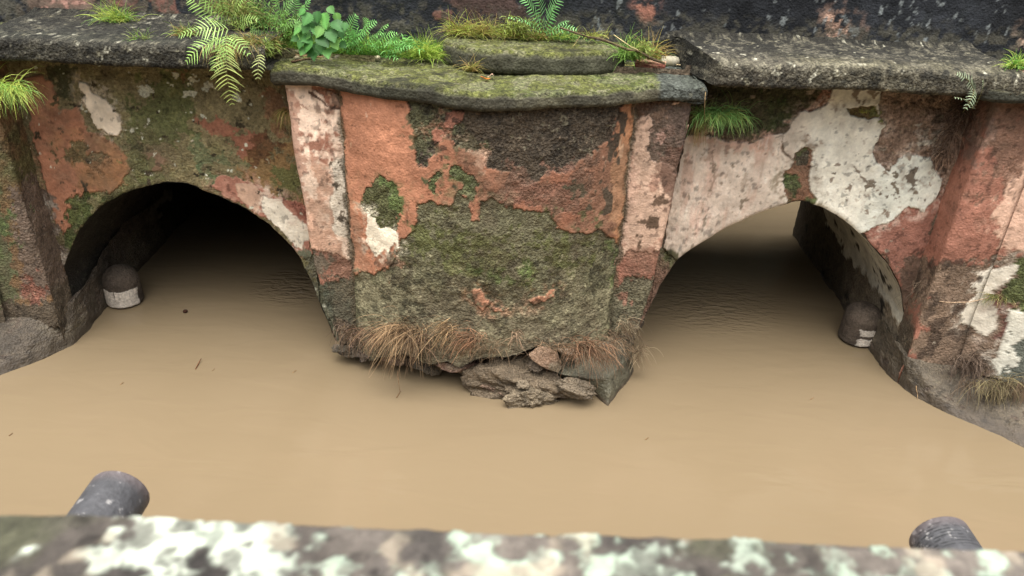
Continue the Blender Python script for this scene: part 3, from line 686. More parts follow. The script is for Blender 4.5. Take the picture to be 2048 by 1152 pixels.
# ---- rim slabs : copings, steps and footings
def resample(path, n):
    path = np.asarray(path, float); d = np.r_[0, np.cumsum(np.hypot(*np.diff(path, axis=0).T))]
    t = np.linspace(0, d[-1], n); return np.stack([np.interp(t, d, path[:, 0]), np.interp(t, d, path[:, 1])], 1)
def smooth1(p, k):
    for _ in range(k): p[1:-1] = 0.25 * p[:-2] + 0.5 * p[1:-1] + 0.25 * p[2:]
    return p
def slab(name, path, yback, ztop, zbot, paintfn, parent, over=0.012, n=320, nt=46, disp=0.0018, inset=0.03, mat=None, sag=None, seed=5, rnd=0.0026):
    p = resample(path, n)
    p = smooth1(p, 6)
    cxm = p[:, 0].mean()
    t = np.gradient(p, axis=0); t /= np.linalg.norm(t, axis=1, keepdims=True) + 1e-9
    out = np.stack([t[:, 1], -t[:, 0]], 1)           # outward of the path (towards the viewer when it runs left to right)
    rows = []
    zt = np.full(n, ztop) + (sag(p[:, 0]) if sag is not None else 0); zb = np.full(n, zbot) + (sag(p[:, 0]) if sag is not None else 0)
    h = zt - zb
    prof = [(-inset, 0.0), (-inset * 0.5, 0.0), (-0.010, 0.0), (-0.004, 0.0), (-0.0010, 0.06), (0.0005, 0.18)] + [(0.0015, a) for a in np.linspace(0.25, 0.75, 8)] + [(0.0, 0.86), (-rnd * 0.35, 0.95), (-rnd, 1.0), (-rnd * 2, 1.02)]
    for o_, a in prof:
        rows.append(np.c_[p + out * o_, zb + a * h])
    p_in = p - out * rnd * 2
    spine = np.c_[np.clip(p_in[:, 0], p[:, 0].min() + .02, p[:, 0].max() - .02), np.full(n, yback)]
    for a in np.linspace(0, 1, nt)[1:]:
        q = p_in * (1 - a) + spine * a
        rows.append(np.c_[q, zb + 1.02 * h])
    G = np.stack(rows, 1)
    return wall_grid(name, G[:, :, 0], G[:, :, 1], G[:, :, 2], paintfn, mat or M_ST, parent, disp=disp, flip=False, seed=seed)
def cap_paint(ztop, moss=(92, 92, 26), face=(70, 64, 52), seed=91, mossk=1.0, dark=None):
    def fn(P_):
        s = Paint(P_, P_[:, 0], P_[:, 2], face, seed, 0.42)
        s.tone(0.25)
        s.lay(sstep(0.2, 0.6, s.n1 + 0.5 * s.n2) * 0.6, (90, 82, 62))
        s.lay(sstep(0.1, 0.5, -s.n1 + 0.4 * s.n2) * 0.6, (62, 60, 46))
        zt_ = ztop + (sagf(P_[:, 0]) if ztop == -0.235 else 0)
        top = sstep(zt_ - 0.006, zt_ - 0.002, P_[:, 2] + 0.003 * s.n2)
        s.lay(top, (52, 50, 30), 0.8)
        s.lay(top * sstep(-0.85, -0.25, s.n1 + 0.55 * s.n2) * mossk, moss, 1.0, col2=(70, 76, 20), var=0.45)
        s.lay(top * sstep(0.25, 0.5, s.n3 + .6 * s.n2) * 0.7, (70, 64, 38), 1.0)
        edge = sstep(0.0055, 0.002, np.abs(P_[:, 2] - (zt_ - 0.002))) * sstep(0.0, 0.3, s.n2 + 0.3 * s.n1)
        s.lay(edge * 0.4, (104, 98, 74))
        if dark is not None: s.lay(dark(P_, s), (70, 72, 70), 0.8, var=0.3)
        return s.c, s.g, s.h
    return fn
def cap_path(cx, hwl, hwr, yend=0.985, bulge=0.064, yb=1.13):
    xs = np.linspace(-hwl, hwr, 60)
    k = np.interp(np.abs(xs), [0, 0.04, 0.08, 0.12, 0.16, 0.19, 0.215, 0.24, 0.30], [1.0, 0.965, 0.86, 0.66, 0.38, 0.17, 0.05, 0.0, 0.0]); k[1:-1] = 0.25 * k[:-2] + 0.5 * k[1:-1] + 0.25 * k[2:]
    pts = [(cx - hwl - 0.004, yb), (cx - hwl - 0.006, 1.03)]
    for x, kk in zip(xs, k): pts.append((cx + x, yend - bulge * kk))
    pts += [(cx + hwr + 0.006, 1.03), (cx + hwr + 0.004, yb)]
    pts = np.array(pts)
    return pts
sagf = lambda x: -0.004 * np.exp(-((x - CX) / 0.15) ** 2) + 0.0015 * np.sin(x * 40)
def dark_end(P_, s):
    return sstep(0.178, 0.186, P_[:, 0] + 0.006 * s.n2) * 0.9
cp_mid = slab('coping', cap_path(CX, 0.284, 0.286), 1.135, -0.235, -0.257, cap_paint(-0.235, dark=dark_end), pm, sag=sagf, n=700, nt=90)
cp_mid['label'] = 'thick mossy coping ledge curving round the pier head'
slab('coping', cap_path(PC['right'], 0.312, 0.30, yend=0.972), 1.135, -0.216, -0.236, cap_paint(-0.216, moss=(84, 70, 60), face=(58, 55, 54), seed=93, mossk=0.6), pr, n=260, nt=30)
slab('coping', cap_path(PC['left'], 0.30, 0.362), 1.135, -0.218, -0.238, cap_paint(-0.218, moss=(62, 58, 44), face=(76, 70, 64), seed=94, mossk=0.6), pl, n=260, nt=30)
# step block on the middle coping
st = [at(868, 100, 1.06), at(1238, 100, 1.06)]
xl_, xr_ = -0.108, 0.142
stp = [(xl_ - 0.004, 1.135), (xl_, 1.062), (xl_ + 0.03, 1.030), (xl_ + 0.075, 1.020), (xr_ - 0.085, 1.018), (xr_ - 0.04, 1.034), (xr_ - 0.002, 1.062), (xr_ + 0.006, 1.135)]
stb = slab('plinth_block', stp, 1.135, -0.208, -0.239, cap_paint(-0.208, face=(78, 74, 58), seed=97), pm, n=340, nt=44, disp=0.0016, rnd=0.002)

# ---- cornices
def build_cornice(x0, x1, dz, seed, ramp=None, base=(74, 66, 56)):
    n = int((x1 - x0) * K / 0.006); xs = np.linspace(x0, x1, n)
    prof = [(1.052, -0.2315), (1.02, -0.2325), (0.985, -0.2330), (0.976, -0.2320), (0.9715, -0.229)] + [(0.9705, z) for z in np.linspace(-0.226, -0.209, 9)] + [(0.9715, -0.2050), (0.9740, -0.2025), (0.979, -0.2008), (0.988, -0.2000)] + [(y, -0.1995 + (y - 0.99) * 0.05) for y in np.linspace(0.996, 1.10, 46)] + [(1.110, -0.1925), (1.120, -0.189), (1.135, -0.186)]
    prof = np.array(prof)
    X = np.repeat(xs[:, None], len(prof), 1)
    Y = np.repeat(prof[None, :, 0], n, 0); Z = np.repeat(prof[None, :, 1], n, 0) + dz
    wv = sstep(1.10, 1.0, Y)
    Y = Y + wv * 0.004 * fbm(np.stack([X.ravel(), X.ravel() * 0, X.ravel() * 0], 1), 5, 2, seed).reshape(X.shape)
    Z = Z + wv * 0.003 * fbm(np.stack([X.ravel(), X.ravel() * 0, X.ravel() * 0], 1), 4, 2, seed + 9).reshape(X.shape)
    if ramp: Y = np.maximum(Y, ramp(X))
    Z = Z - 0.020 * sstep(0.225, 0.165, X) * (X > 0) * (X < 0.5)
    def fn(P_):
        s = Paint(P_, P_[:, 0], P_[:, 2], base, seed, 1.0)
        s.tone(0.3)
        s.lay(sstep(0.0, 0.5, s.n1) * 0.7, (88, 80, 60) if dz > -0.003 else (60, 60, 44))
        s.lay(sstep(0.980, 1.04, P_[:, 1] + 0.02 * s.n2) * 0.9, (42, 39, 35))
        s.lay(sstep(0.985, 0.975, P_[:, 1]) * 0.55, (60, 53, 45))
        s.lay(sstep(0.30, 0.42, s.n3 + 0.7 * s.n2) * (0.40 if dz > -0.003 else 0.15), (116, 106, 90))
        s.lay(sstep(0.42, 0.55, -s.n3 - 0.6 * s.n2) * 0.7, (40, 38, 34))
        s.lay(sstep(0.80, 0.88, fbm(P_, 110, 3, seed + 77)) * (0.9 if dz > -0.003 else 0.5), (170, 160, 142))
        return s.c, s.g, s.h
    return wall_grid('cornice', X, Y, Z, fn, M_ST, BR, disp=0.0012, flip=False, seed=seed)
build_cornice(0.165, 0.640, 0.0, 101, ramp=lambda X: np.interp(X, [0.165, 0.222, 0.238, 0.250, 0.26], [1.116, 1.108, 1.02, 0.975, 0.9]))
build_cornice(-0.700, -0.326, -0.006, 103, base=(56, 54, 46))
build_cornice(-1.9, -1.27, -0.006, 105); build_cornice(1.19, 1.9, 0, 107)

# ---- parapet, outer walls, deck
def paint_parapet(P_):
    s = Paint(P_, P_[:, 0], P_[:, 2], (40, 41, 48), 111, 0.3)
    s.tone(0.35)
    s.lay(sstep(0.1, 0.5, s.n1 + 0.4 * s.nstr) * 0.6, (30, 34, 32))
    Y = 1.12
    def Q(pts): return [at(a, b, Y) for a, b in pts]
    for q in ([(52, -30), (190, -30), (190, 8), (180, 22), (130, 20), (60, 18)], [(285, -20), (350, -20), (362, 34), (310, 20)], [(860, 20), (905, 12), (905, 38), (870, 36)], [(205, -20), (280, -20), (275, 20), (215, 15)]):
        s.poly(Q(q), (176, 122, 108) if q[0][0] < 100 else (118, 74, 64), None, soft=0.0008, brk=0.003, grain=0.2, h=0.0008)
    s.poly(Q([(1650, 60), (1668, 30), (1680, 40), (1700, 75), (1692, 102), (1660, 100)]), (176, 130, 110), None, soft=0.001, brk=0.010, grain=0.5)
    s.poly(Q([(1285, 12), (1300, 12), (1296, 38), (1282, 40)]), (150, 90, 72), None, soft=0.002, brk=0.008)
    s.poly(Q([(2036, 75), (2060, 70), (2060, 96), (2040, 95)]), (190, 150, 130), None, soft=0.001, brk=0.006)
    s.poly(Q([(905, -20), (1030, -20), (1030, 50), (905, 50)]), (92, 62, 54), None, soft=0.004, brk=0.02, op=0.6)
    dens = sstep(at(950, 30, Y)[0], at(1350, 30, Y)[0], s.x)
    s.lay(sstep(0.50, 0.62, fbm(P_ * np.array([1, 1, 0.6]), 120, 4, 222) * (0.7 + 0.3 * dens) + 0.12 * s.n1) * (0.25 + 0.55 * dens), (124, 126, 130))
    s.lay(sstep(-0.160, -0.180, s.z + 0.012 * s.n2) * sstep(-0.4, 0.3, s.n3 + s.n2) * 0.8, (76, 70, 60))
    return s.c, s.g, s.h
def boxgrid(name, x0, x1, prof, fn, parent, seed, step=0.006, disp=0.002, mat=None):
    n = max(8, int((x1 - x0) * K / step)); xs = np.linspace(x0, x1, n)
    # refine the profile
    pr_ = [prof[0]]
    for a, b in zip(prof[:-1], prof[1:]):
        L_ = math.hypot(b[0] - a[0], b[1] - a[1]); k = max(1, int(L_ * K / step))
        for i in range(1, k + 1): pr_.append((a[0] + (b[0] - a[0]) * i / k, a[1] + (b[1] - a[1]) * i / k))
    pr_ = np.array(pr_)
    X = np.repeat(xs[:, None], len(pr_), 1); Y = np.repeat(pr_[None, :, 0], n, 0); Z = np.repeat(pr_[None, :, 1], n, 0)
    return wall_grid(name, X, Y, Z, fn, mat or M_PL, parent, disp=disp, flip=False, seed=seed)
boxgrid('parapet', -1.9, 1.9, [(1.12, -0.30), (1.12, -0.02)], paint_parapet, BR, 120, step=0.0065)
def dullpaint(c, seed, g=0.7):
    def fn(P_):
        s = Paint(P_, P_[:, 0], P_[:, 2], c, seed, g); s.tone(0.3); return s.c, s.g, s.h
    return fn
boxgrid('parapet_top', -1.9, 1.9, [(1.117, -0.021), (1.105, -0.018), (1.105, 0.0), (1.20, 0.0), (1.20, -0.018), (1.19, -0.021), (1.19, -0.18)], dullpaint((70, 68, 62), 130), BR, 131, step=0.03)
boxgrid('deck', -1.9, 1.9, [(1.18, -0.175), (1.48, -0.175)], dullpaint((110, 100, 88), 132), BR, 133, step=0.03)
boxgrid('parapet', -1.9, 1.9, [(1.475, -0.18), (1.475, 0.0), (1.56, 0.0), (1.56, -0.25)], dullpaint((74, 70, 62), 134), BR, 135, step=0.03)
# rear face with the same arch openings
for sd2 in ('left', 'right'):
    A2 = smooth_poly(ARCH[sd2][::6], 60); v = np.linspace(0, 1, 20)
    X = np.repeat(A2[:, 0:1], 20, 1); Z = A2[:, 1:2] + (-0.22 - A2[:, 1:2]) * v[None, :]; Y = np.full_like(X, 1.57)
    wall_grid('spandrel_wall', X, Y, Z, generic_paint((120, 88, 68), (90, 84, 58), 140), M_PL, BR, disp=0.002, flip=True)
for a, b in ((-1.9, ARCH['left'][0, 0]), (ARCH['left'][-1, 0], ARCH['right'][0, 0]), (ARCH['right'][-1, 0], 1.9)):
    o = boxgrid('rear_wall', a, b, [(1.57, -0.22), (1.57, -0.76)], generic_paint((120, 88, 68), (90, 84, 58), 141), BR, 142, step=0.03)
for a, b in ((-1.9, PC['left'] - 0.27), (PC['right'] + 0.27, 1.9)):
    boxgrid('abutment_wall', a, b, [(S_Y, -0.76), (S_Y, -0.222)], generic_paint((150, 92, 68), (96, 86, 60), 143), BR, 144, step=0.012)
# pier cores (solid masonry behind the facing, seen through the broken foot)
def paint_core(P_):
    s = Paint(P_, P_[:, 0], P_[:, 2], (74, 56, 46), 150, 1.0); s.tone(0.4)
    s.lay(sstep(0.1, 0.3, s.n2), (98, 74, 60)); return s.c, s.g, s.h
core = [(CX - 0.232, 1.05), (CX - 0.215, 1.02), (CX - 0.12, 1.0), (CX, 0.985), (CX + 0.10, 0.985), (CX + 0.20, 1.0), (CX + 0.238, 1.05)]
p = resample(core, 200); vz = np.linspace(-0.74, -0.60, 40)
X = np.repeat(p[:, 0:1], 40, 1); Y = np.repeat(p[:, 1:2], 40, 1); Z = np.repeat(vz[None, :], 200, 0)
wall_grid('masonry_core', X, Y, Z, paint_core, M_MUD, pm, disp=0.008, flip=False, seed=152)

# ---- footings
def footing(parent, top, bot, ztops, zbot=-0.74, seed=160, n=220, m=70, disp=0.0028, paintc=MUDC, bow=0.0):
    T = resample(top, n); B = resample(bot, n); zt = np.interp(np.linspace(0, 1, n), np.linspace(0, 1, len(ztops)), ztops)
    v = np.linspace(0, 1, m); G = np.zeros((n, m + 8, 3))
    for i in range(m):
        a = v[i]; e = a ** 0.75
        G[:, 8 + i, 0] = T[:, 0] * (1 - e) + B[:, 0] * e; G[:, 8 + i, 1] = T[:, 1] * (1 - e) + B[:, 1] * e
        G[:, 8 + i, 2] = zt * (1 - a) + (-WZ) * a if True else 0
    # little ledge back into the wall
    for i in range(8):
        a = 1 - i / 8.0
        G[:, i, 0] = T[:, 0]; G[:, i, 1] = T[:, 1] + 0.022 * a; G[:, i, 2] = zt + 0.004 * a
    # skirt below water
    ex = np.zeros((n, 4, 3)); ex[:, :, 0] = B[:, 0:1]; ex[:, :, 1] = B[:, 1:2]; ex[:, :, 2] = -WZ - np.array([0.008, 0.016, 0.03, 0.04])[None, :]
    G = np.concatenate([G, ex], 1)
    def fn(P_):
        s = Paint(P_, P_[:, 0], P_[:, 2], paintc, seed, 0.6); s.tone(0.25)
        s.lay(sstep(0.2, 0.6, s.n1), (100, 86, 70), 0.7)
        s.lay(sstep(0.45, 0.6, s.n2 + .5 * s.n3), (78, 62, 52), 1.0)
        s.lay(sstep(-0.680, -0.692, P_[:, 2] + 0.004 * s.n2) * 0.8, (72, 58, 46), 0.2)
        return s.c, s.g, s.h
    return wall_grid('footing', G[:, :, 0], G[:, :, 1], G[:, :, 2], fn, M_MUD, parent, disp=disp, flip=True, seed=seed)
# right pier : mirror profile about its centre for the unseen half
rc = PC['right']
botR = [(0.634, 1.40), (0.624, 1.15), (0.622, 1.06), (0.626, 1.01), (0.643, 0.965), (0.677, 0.922), (0.714, 0.891), (0.751, 0.853), (0.80, 0.825), (0.86, 0.81), (rc + 0.045, 0.81), (rc + 0.10, 0.825), (rc + 0.155, 0.853), (rc + 0.25, 0.96), (rc + 0.272, 1.08)]
topR = [(0.637, 1.40), (0.628, 1.15), (0.625, 1.06), (0.626, 1.02), (0.638, 0.993), (0.690, 0.982), (0.72, 0.965), (0.76, 0.950), (0.82, 0.925), (0.87, 0.918), (rc + 0.04, 0.918), (rc + 0.10, 0.93), (rc + 0.18, 0.97), (rc + 0.24, 1.0), (rc + 0.27, 1.08)]
footing(pr, topR, botR, [-0.70, -0.70, -0.70, -0.69, -0.675, -0.65, -0.64, -0.65, -0.66, -0.66, -0.66, -0.655, -0.655, -0.65, -0.65, -0.65, -0.65, -0.65, -0.65], seed=161, n=300, paintc=(88, 74, 60))
lc = PC['left']; XJL = ARCH['left'][0, 0]; print('JAMBS', XJL, ARCH['right'][-1, 0], lc + 0.273)
botL = [(lc - 0.27, 1.08), (lc - 0.25, 0.97), (lc - 0.1, 0.84), (lc, 0.82), (lc + 0.10, 0.84), (lc + 0.16, 0.87), (lc + 0.216, 0.92), (lc + 0.26, 0.972), (lc + 0.280, 1.007), (lc + 0.284, 1.05), (XJL + 0.012, 1.15), (XJL + 0.004, 1.4)]
topL = [(lc - 0.27, 1.08), (lc - 0.24, 1.0), (lc - 0.1, 0.94), (lc, 0.915), (lc + 0.10, 0.93), (lc + 0.16, 0.955), (lc + 0.20, 0.985), (lc + 0.235, 1.0), (lc + 0.262, 1.015), (lc + 0.279, 1.05), (XJL + 0.008, 1.15), (XJL - 0.002, 1.4)]
footing(pl, topL, botL, [-0.66, -0.66, -0.66, -0.66, -0.66, -0.66, -0.655, -0.65, -0.64, -0.63, -0.61, -0.60, -0.61, -0.62], seed=163, n=260, paintc=(82, 68, 56))

# surviving right corner of the middle footing : a hollow corner block
def corner_block():
    A = atz(1216, 815, -WZ); Bp = atz(1275, 735, -WZ)
    ax, ay = A
    # plan along water from the broken edge round the nose and back along the side
    bot = [(0.066, 0.985), (0.085, 0.962), (ax - 0.020, 0.935), (ax - 0.004, ay + 0.006), (ax, ay), (ax + 0.012, ay + 0.022), (ax + 0.036, ay + 0.062), (ax + 0.052, ay + 0.098), (CX + 0.243, 1.06)]
    zt = -0.660
    top = [(0.062, 0.934), (0.085, 0.926), (ax - 0.030, 0.922), (ax - 0.004, ay + 0.020), (ax + 0.001, ay + 0.022), (ax + 0.010, ay + 0.038), (ax + 0.034, ay + 0.074), (CX + 0.236, 1.00), (CX + 0.243, 1.06)]
    n, m = 120, 40
    Bt = smooth1(resample(bot, n), 2); T = smooth1(resample(top, n), 2)
    rows = []
    for a in np.linspace(0, 1, 26)[:-1]:           # top face runs back to the wall
        q = np.stack([T[:, 0] * 0 + np.clip(T[:, 0] - 0.012, 0.064, None), np.full(n, 0.992)], 1) * (1 - a) + T * a
        rows.append(np.c_[q, np.full(n, zt + 0.030 * (1 - a))])
    for a in np.linspace(0, 1, m):
        q = T * (1 - a) + Bt * a; rows.append(np.c_[q, np.full(n, zt + (-WZ + 0.001 - zt) * a)])
    rows.append(np.c_[Bt, np.full(n, -WZ - 0.03)])
    G = np.stack(rows, 1)
    def fn(P_):
        s = Paint(P_, P_[:, 0], P_[:, 2], (96, 88, 70), 171, 0.5); s.tone(0.2)
        s.lay(sstep(0.2, 0.5, s.n2), (90, 78, 62), 0.7)
        s.lay(sstep(-0.690, -0.699, P_[:, 2] + 0.003 * s.n2), (80, 64, 50), 0.3)
        return s.c, s.g, s.h
    return wall_grid('footing', G[:, :, 0], G[:, :, 1], G[:, :, 2], fn, M_MUD, pm, disp=0.0028, flip=True, seed=172)
corner_block()['label'] = 'surviving grey corner of the broken footing'


# ================================================================= NEAR SIDE : the wall the viewer leans on
def paint_lichen(P_):
    s = Paint(P_, P_[:, 0], P_[:, 1], (78, 68, 64), 201, 0.6)
    s.tone(0.25)
    f = 1 / 0.0115
    a = fbm(P_, 14, 3, 210); b = fbm(P_, 42, 4, 211); c = fbm(P_, 150, 3, 212)
    s.lay(sstep(0.0, 0.4, a + 0.4 * b) * 0.8, (70, 68, 48), 0.7)
    s.lay(sstep(-0.1, -0.5, a - 0.3 * b) * 0.7, (56, 50, 50), 0.7)
    m = sstep(-0.16, 0.06, 0.85 * fbm(P_, 90, 4, 220) + 0.45 * fbm(P_, 24, 2, 213) + 0.45 * c)
    m = m * (1 - 0.70 * sstep(0.0, 0.35, fbm(P_, 170, 3, 219)))
    s.lay(m, (170, 172, 160), 0.3, 0.0008, var=0.32, col2=(128, 138, 124))
    s.lay(sstep(0.45, 0.7, fbm(P_, 50, 3, 214) + 0.3 * c) * 0.6, (140, 122, 106), 0.3, var=0.2)
    return s.c, s.g, s.h
NW = empty('near_wall', (0, 0.40, 0)); tag(NW, 'lichen spotted stone parapet out of focus along the bottom edge', 'parapet')
def near_wall():
    xs = np.r_[np.linspace(-3.2, -0.62, 60)[:-1], np.linspace(-0.62, 0.62, 420), np.linspace(0.62, 3.2, 60)[1:]] / K
    ze = -0.4505 / K
    ys = [0.405, 0.412, 0.417, 0.420]; zs = [-0.030, -0.012, -0.005, -0.0015]
    yy = np.r_[np.full(12, 0.404), ys, np.linspace(0.4185, 0.25, 80), np.linspace(0.25, -0.05, 20)[1:]] / K
    zz = np.r_[np.linspace(-0.13, -0.034, 12), zs, np.zeros(80), np.zeros(19)] / K + ze
    n, m = len(xs), len(yy)
    X = np.repeat(xs[:, None], m, 1); Y = np.repeat(yy[None, :], n, 0); Z = np.repeat(zz[None, :], n, 0)
    Y = Y + 0.012 * X
    Y = Y + 0.0012 * fbm(np.stack([X.ravel(), X.ravel() * 0, X.ravel() * 0], 1), 30, 3, 7).reshape(X.shape) / 1.0
    wall_grid('coping', X, Y, Z, paint_lichen, M_LICH, NW, disp=0.0006, flip=True, seed=215)
    boxgrid('wall_face', -3.4 / K, 3.4 / K, [(0.385 / K, -0.47 / K), (0.385 / K, -0.76)], dullpaint((120, 96, 78), 216), NW, 217, step=0.03)
    boxgrid('wall_back', -3.4 / K, 3.4 / K, [(-0.05 / K, -0.4505 / K), (-0.05 / K, -0.76)], dullpaint((120, 96, 78), 218), NW, 219, step=0.04)
near_wall()

def lathe(prof, n=40):
    """prof : list of (r, h) -> verts along +Z"""
    V = []; F = []
    for r, h in prof:
        for k in range(n):
            a = 2 * math.pi * k / n; V.append((r * math.cos(a), r * math.sin(a), h))
    m = len(prof)
    for i in range(m - 1):
        for k in range(n):
            F.append((i * n + k, i * n + (k + 1) % n, (i + 1) * n + (k + 1) % n, (i + 1) * n + k))
    return np.array(V), np.array(F)
def pipe(loc, label, ridged, seed):
    R = 0.055; L = 0.70; pr = []
    hs = np.linspace(-L, 0, 320)
    for h in hs:
        r = R
        pr.append((r, h))
    pr += [(R - 0.001, 0.001), (R - 0.006, 0.001), (R - 0.007, -0.002), (R - 0.007, -0.3)]
    V, F = lathe(pr, 120)
    ang = np.arctan2(V[:, 1], V[:, 0])
    P_ = V / K + seed
    if ridged:    # wavy clamp grooves near the mouth
        z = V[:, 2]; k = sstep(-0.075, -0.06, z) * sstep(-0.006, -0.012, z) * (np.hypot(V[:, 0], V[:, 1]) > R - 0.002)
        wv = np.sin((z * 900 + 1.2 * vnoise(V * 45, 3)) )
        d = sstep(0.35, 0.8, wv) * k * sstep(-0.35, 0.0, vnoise(np.stack([ang * 6, z * 220, z * 0], 1), 9))
        V[:, :2] *= (1 - 0.03 * d)[:, None]
    else: d = np.zeros(len(V))
    n1 = fbm(P_, 25, 4, seed); n3 = fbm(P_, 220, 3, seed + 3)
    c = np.tile(s2l((66, 66, 68)), (len(V), 1)) * (1 + 0.2 * n1 + 0.15 * n3)[:, None]
    m = sstep(0.55, 0.75, n3 + 0.3 * n1)[:, None]; c = c * (1 - m) + s2l((130, 128, 126)) * m
    m = (sstep(-0.03, 0.0, V[:, 2]) * 0.4)[:, None]; c = c * (1 - m) + s2l((112, 98, 96)) * m
    c = c * (1 - 0.8 * d)[:, None]
    V2 = np.stack([V[:, 0], V[:, 2], V[:, 1]], 1)
    o = mesh_np('drain_pipe', V2, F, np.clip(c, 0.004, 0.9), np.full(len(V), 0.35), M_PIPE)
    o.location = (loc[0], loc[1], loc[2] + WZ * K)
    tag(o, label, 'pipe', 'drain pipes jutting out of the near wall')
M_PIPE = plaster_mat('grey_pipe', bump=0.35, speck=0.25, rough=0.6, spec=0.4)
pipe((-0.722, 1.035, -1.052), 'smooth grey drain pipe jutting out at the lower left', False, 3)
pipe((0.832, 1.035, -1.075), 'grey drain pipe with grooved rings round its mouth, lower right', True, 8)

# ================================================================= domed stubs at the waterline
def stub(x, y, R, Hh, label, white, seed, lean=0.0):
    pr = [(R * 0.86, 0.0), (R * 0.98, 0.004), (R, 0.01)] + [(R * (1 - 0.02 * a), 0.01 + a * Hh * 0.62) for a in np.linspace(0.05, 1, 34)]
    for a in np.linspace(0, 1, 30)[1:]:
        t = a * math.pi / 2; pr.append((R * 0.98 * math.cos(t) ** 0.8 + 0.0005, 0.01 + Hh * 0.62 + Hh * 0.52 * math.sin(t)))
    V, F = lathe(pr, 110)
    P_ = V / K + seed
    V = V * (1 + 0.035 * fbm(P_, 12, 4, seed) + 0.012 * fbm(P_, 60, 3, seed))[:, None]
    n1 = fbm(P_, 20, 4, seed + 1); n3 = fbm(P_, 140, 3, seed + 2)
    c = np.tile(s2l((86, 76, 66)), (len(V), 1)) * (1 + 0.35 * n1 + 0.2 * n3)[:, None]
    ang = np.degrees(np.arctan2(V[:, 1], V[:, 0]))
    m = np.zeros(len(V))
    for (a0, a1, h0, h1) in white:
        hh = V[:, 2]; wob = 0.009 * n1 + 0.004 * n3
        k = np.minimum(np.minimum((ang - a0) * R * 0.0175, (a1 - ang) * R * 0.0175), np.minimum(hh - h0, h1 - hh)) + wob
        m = np.maximum(m, sstep(-0.0008, 0.0008, k))
    crack = sstep(0.0022, 0.0012, np.abs(R * np.radians(ang + 92) + 0.003 * n1 + 0.0)) * (V[:, 2] > 0.03) if len(white) == 1 else 0
    m = m * (1 - crack)
    c = c * (1 - m[:, None]) + s2l((206, 196, 182)) * (1 + 0.12 * n3)[:, None] * m[:, None]
    V[:, :2] *= (1 + 0.02 * m)[:, None]
    o = mesh_np('stone_post', V, F, np.clip(c * 0.85, 0.004, 0.9), np.full(len(V), 0.5), M_PL)
    o.location = (x * K, y * K, 0.006); o.rotation_euler = (math.radians(lean), 0, 0)
    tag(o, label, 'post', 'domed post ends beside the arch jambs')
stub(-0.690, 1.150, 0.078, 0.150, 'domed grey post end with a cracked white band under the left arch', [(-150, -12, 0.0, 0.088)], 5)
stub(0.612, 1.130, 0.082, 0.155, 'domed brown post end with two white flakes under the right arch', [(-112, -40, 0.055, 0.088), (-118, -38, 0.004, 0.046)], 6)
stub(0.205, 1.150, 0.086, 0.165, 'domed post end half hidden behind the broken middle pier', [], 7)

# ================================================================= rubble of the collapsed footing
def chunk(name, px, py, Y, wpx, hpx, dpx, rot, col, label, seed, cuts=14, rough=0.10, col2=None, cat='stone', group='rubble under the broken pier', z0=None, mat=None):
    x, z = at(px, py, Y); dep = (cp * Y - sp * z) * K / F_PX     # metres per pixel there
    rs = np.random.RandomState(seed)
    # uv sphere
    nu, nv = 84, 46
    u = np.linspace(0, 2 * np.pi, nu, endpoint=False); v = np.linspace(0.0, np.pi, nv)
    U, Vv = np.meshgrid(u, v, indexing='ij')
    S = np.stack([np.cos(U) * np.sin(Vv), np.sin(U) * np.sin(Vv), np.cos(Vv)], 2).reshape(-1, 3)
    r = np.full(len(S), 1.0)
    for _ in range(cuts):
        d = rs.normal(size=3); d /= np.linalg.norm(d); h = rs.uniform(0.42, 0.80)
        k = S @ d; r = np.where(k > 1e-3, np.minimum(r, h / np.maximum(k, 1e-3)), r)
    V = S * r[:, None] * 1.15
    V += S * (rough * fbm(S + seed, 1.8, 4, seed) + rough * 0.6 * fbm(S + seed, 6, 4, seed + 4))[:, None]
    V = V * np.array([wpx, dpx, hpx]) * 0.5 * dep
    R = (Matrix.Rotation(math.radians(rot[1]), 3, 'Y') @ Matrix.Rotation(math.radians(rot[0]), 3, 'X') @ Matrix.Rotation(math.radians(rot[2]), 3, 'Z'))
    V = V @ np.array(R).T
    f = []
    for i in range(nu):
        j = (i + 1) % nu
        for q in range(nv - 1): f.append((i * nv + q, i * nv + q + 1, j * nv + q + 1, j * nv + q))
    P_ = V / K + seed
    n1 = fbm(P_, 20, 4, seed); n2 = fbm(P_, 70, 4, seed + 7)
    c = np.tile(s2l(col), (len(V), 1))
    if col2: k = sstep(-0.1, 0.3, n1)[:, None]; c = c * (1 - k) + s2l(col2) * k
    c = c * (1 + 0.25 * n1 + 0.25 * n2)[:, None]
    o = mesh_np(name, V, np.array(f), np.clip(trim(c * np.array([1.0, 0.93, 0.84]) * 0.9), 0.004, 0.9), np.full(len(V), 0.9), mat or M_MUD)
    o.location = (x * K, Y * K, (z + WZ) * K)
    tag(o, label, cat, group); return o
RB = 'rubble_stone'
chunk(RB, 905, 722, 0.945, 130, 30, 50, (10, 5, 0), (118, 84, 70), 'reddish brick slab jutting from under the round pier face', 1, col2=(132, 110, 94), rough=0.10)
chunk(RB, 862, 732, 0.960, 80, 36, 50, (0, 20, 10), (92, 80, 68), 'small dark stone at the left end of the rubble', 2, rough=0.16)
chunk(RB, 985, 742, 0.942, 120, 38, 46, (12, 4, 0), (112, 98, 82), 'broad grey stone left of the large mud lump', 3, col2=(98, 84, 72), rough=0.12)
chunk(RB, 1096, 714, 0.930, 92, 32, 40, (34, 30, 0), (134, 116, 98), 'tilted pale slab wedged under the torn plaster lip', 4, rough=0.05, col2=(140, 108, 88))
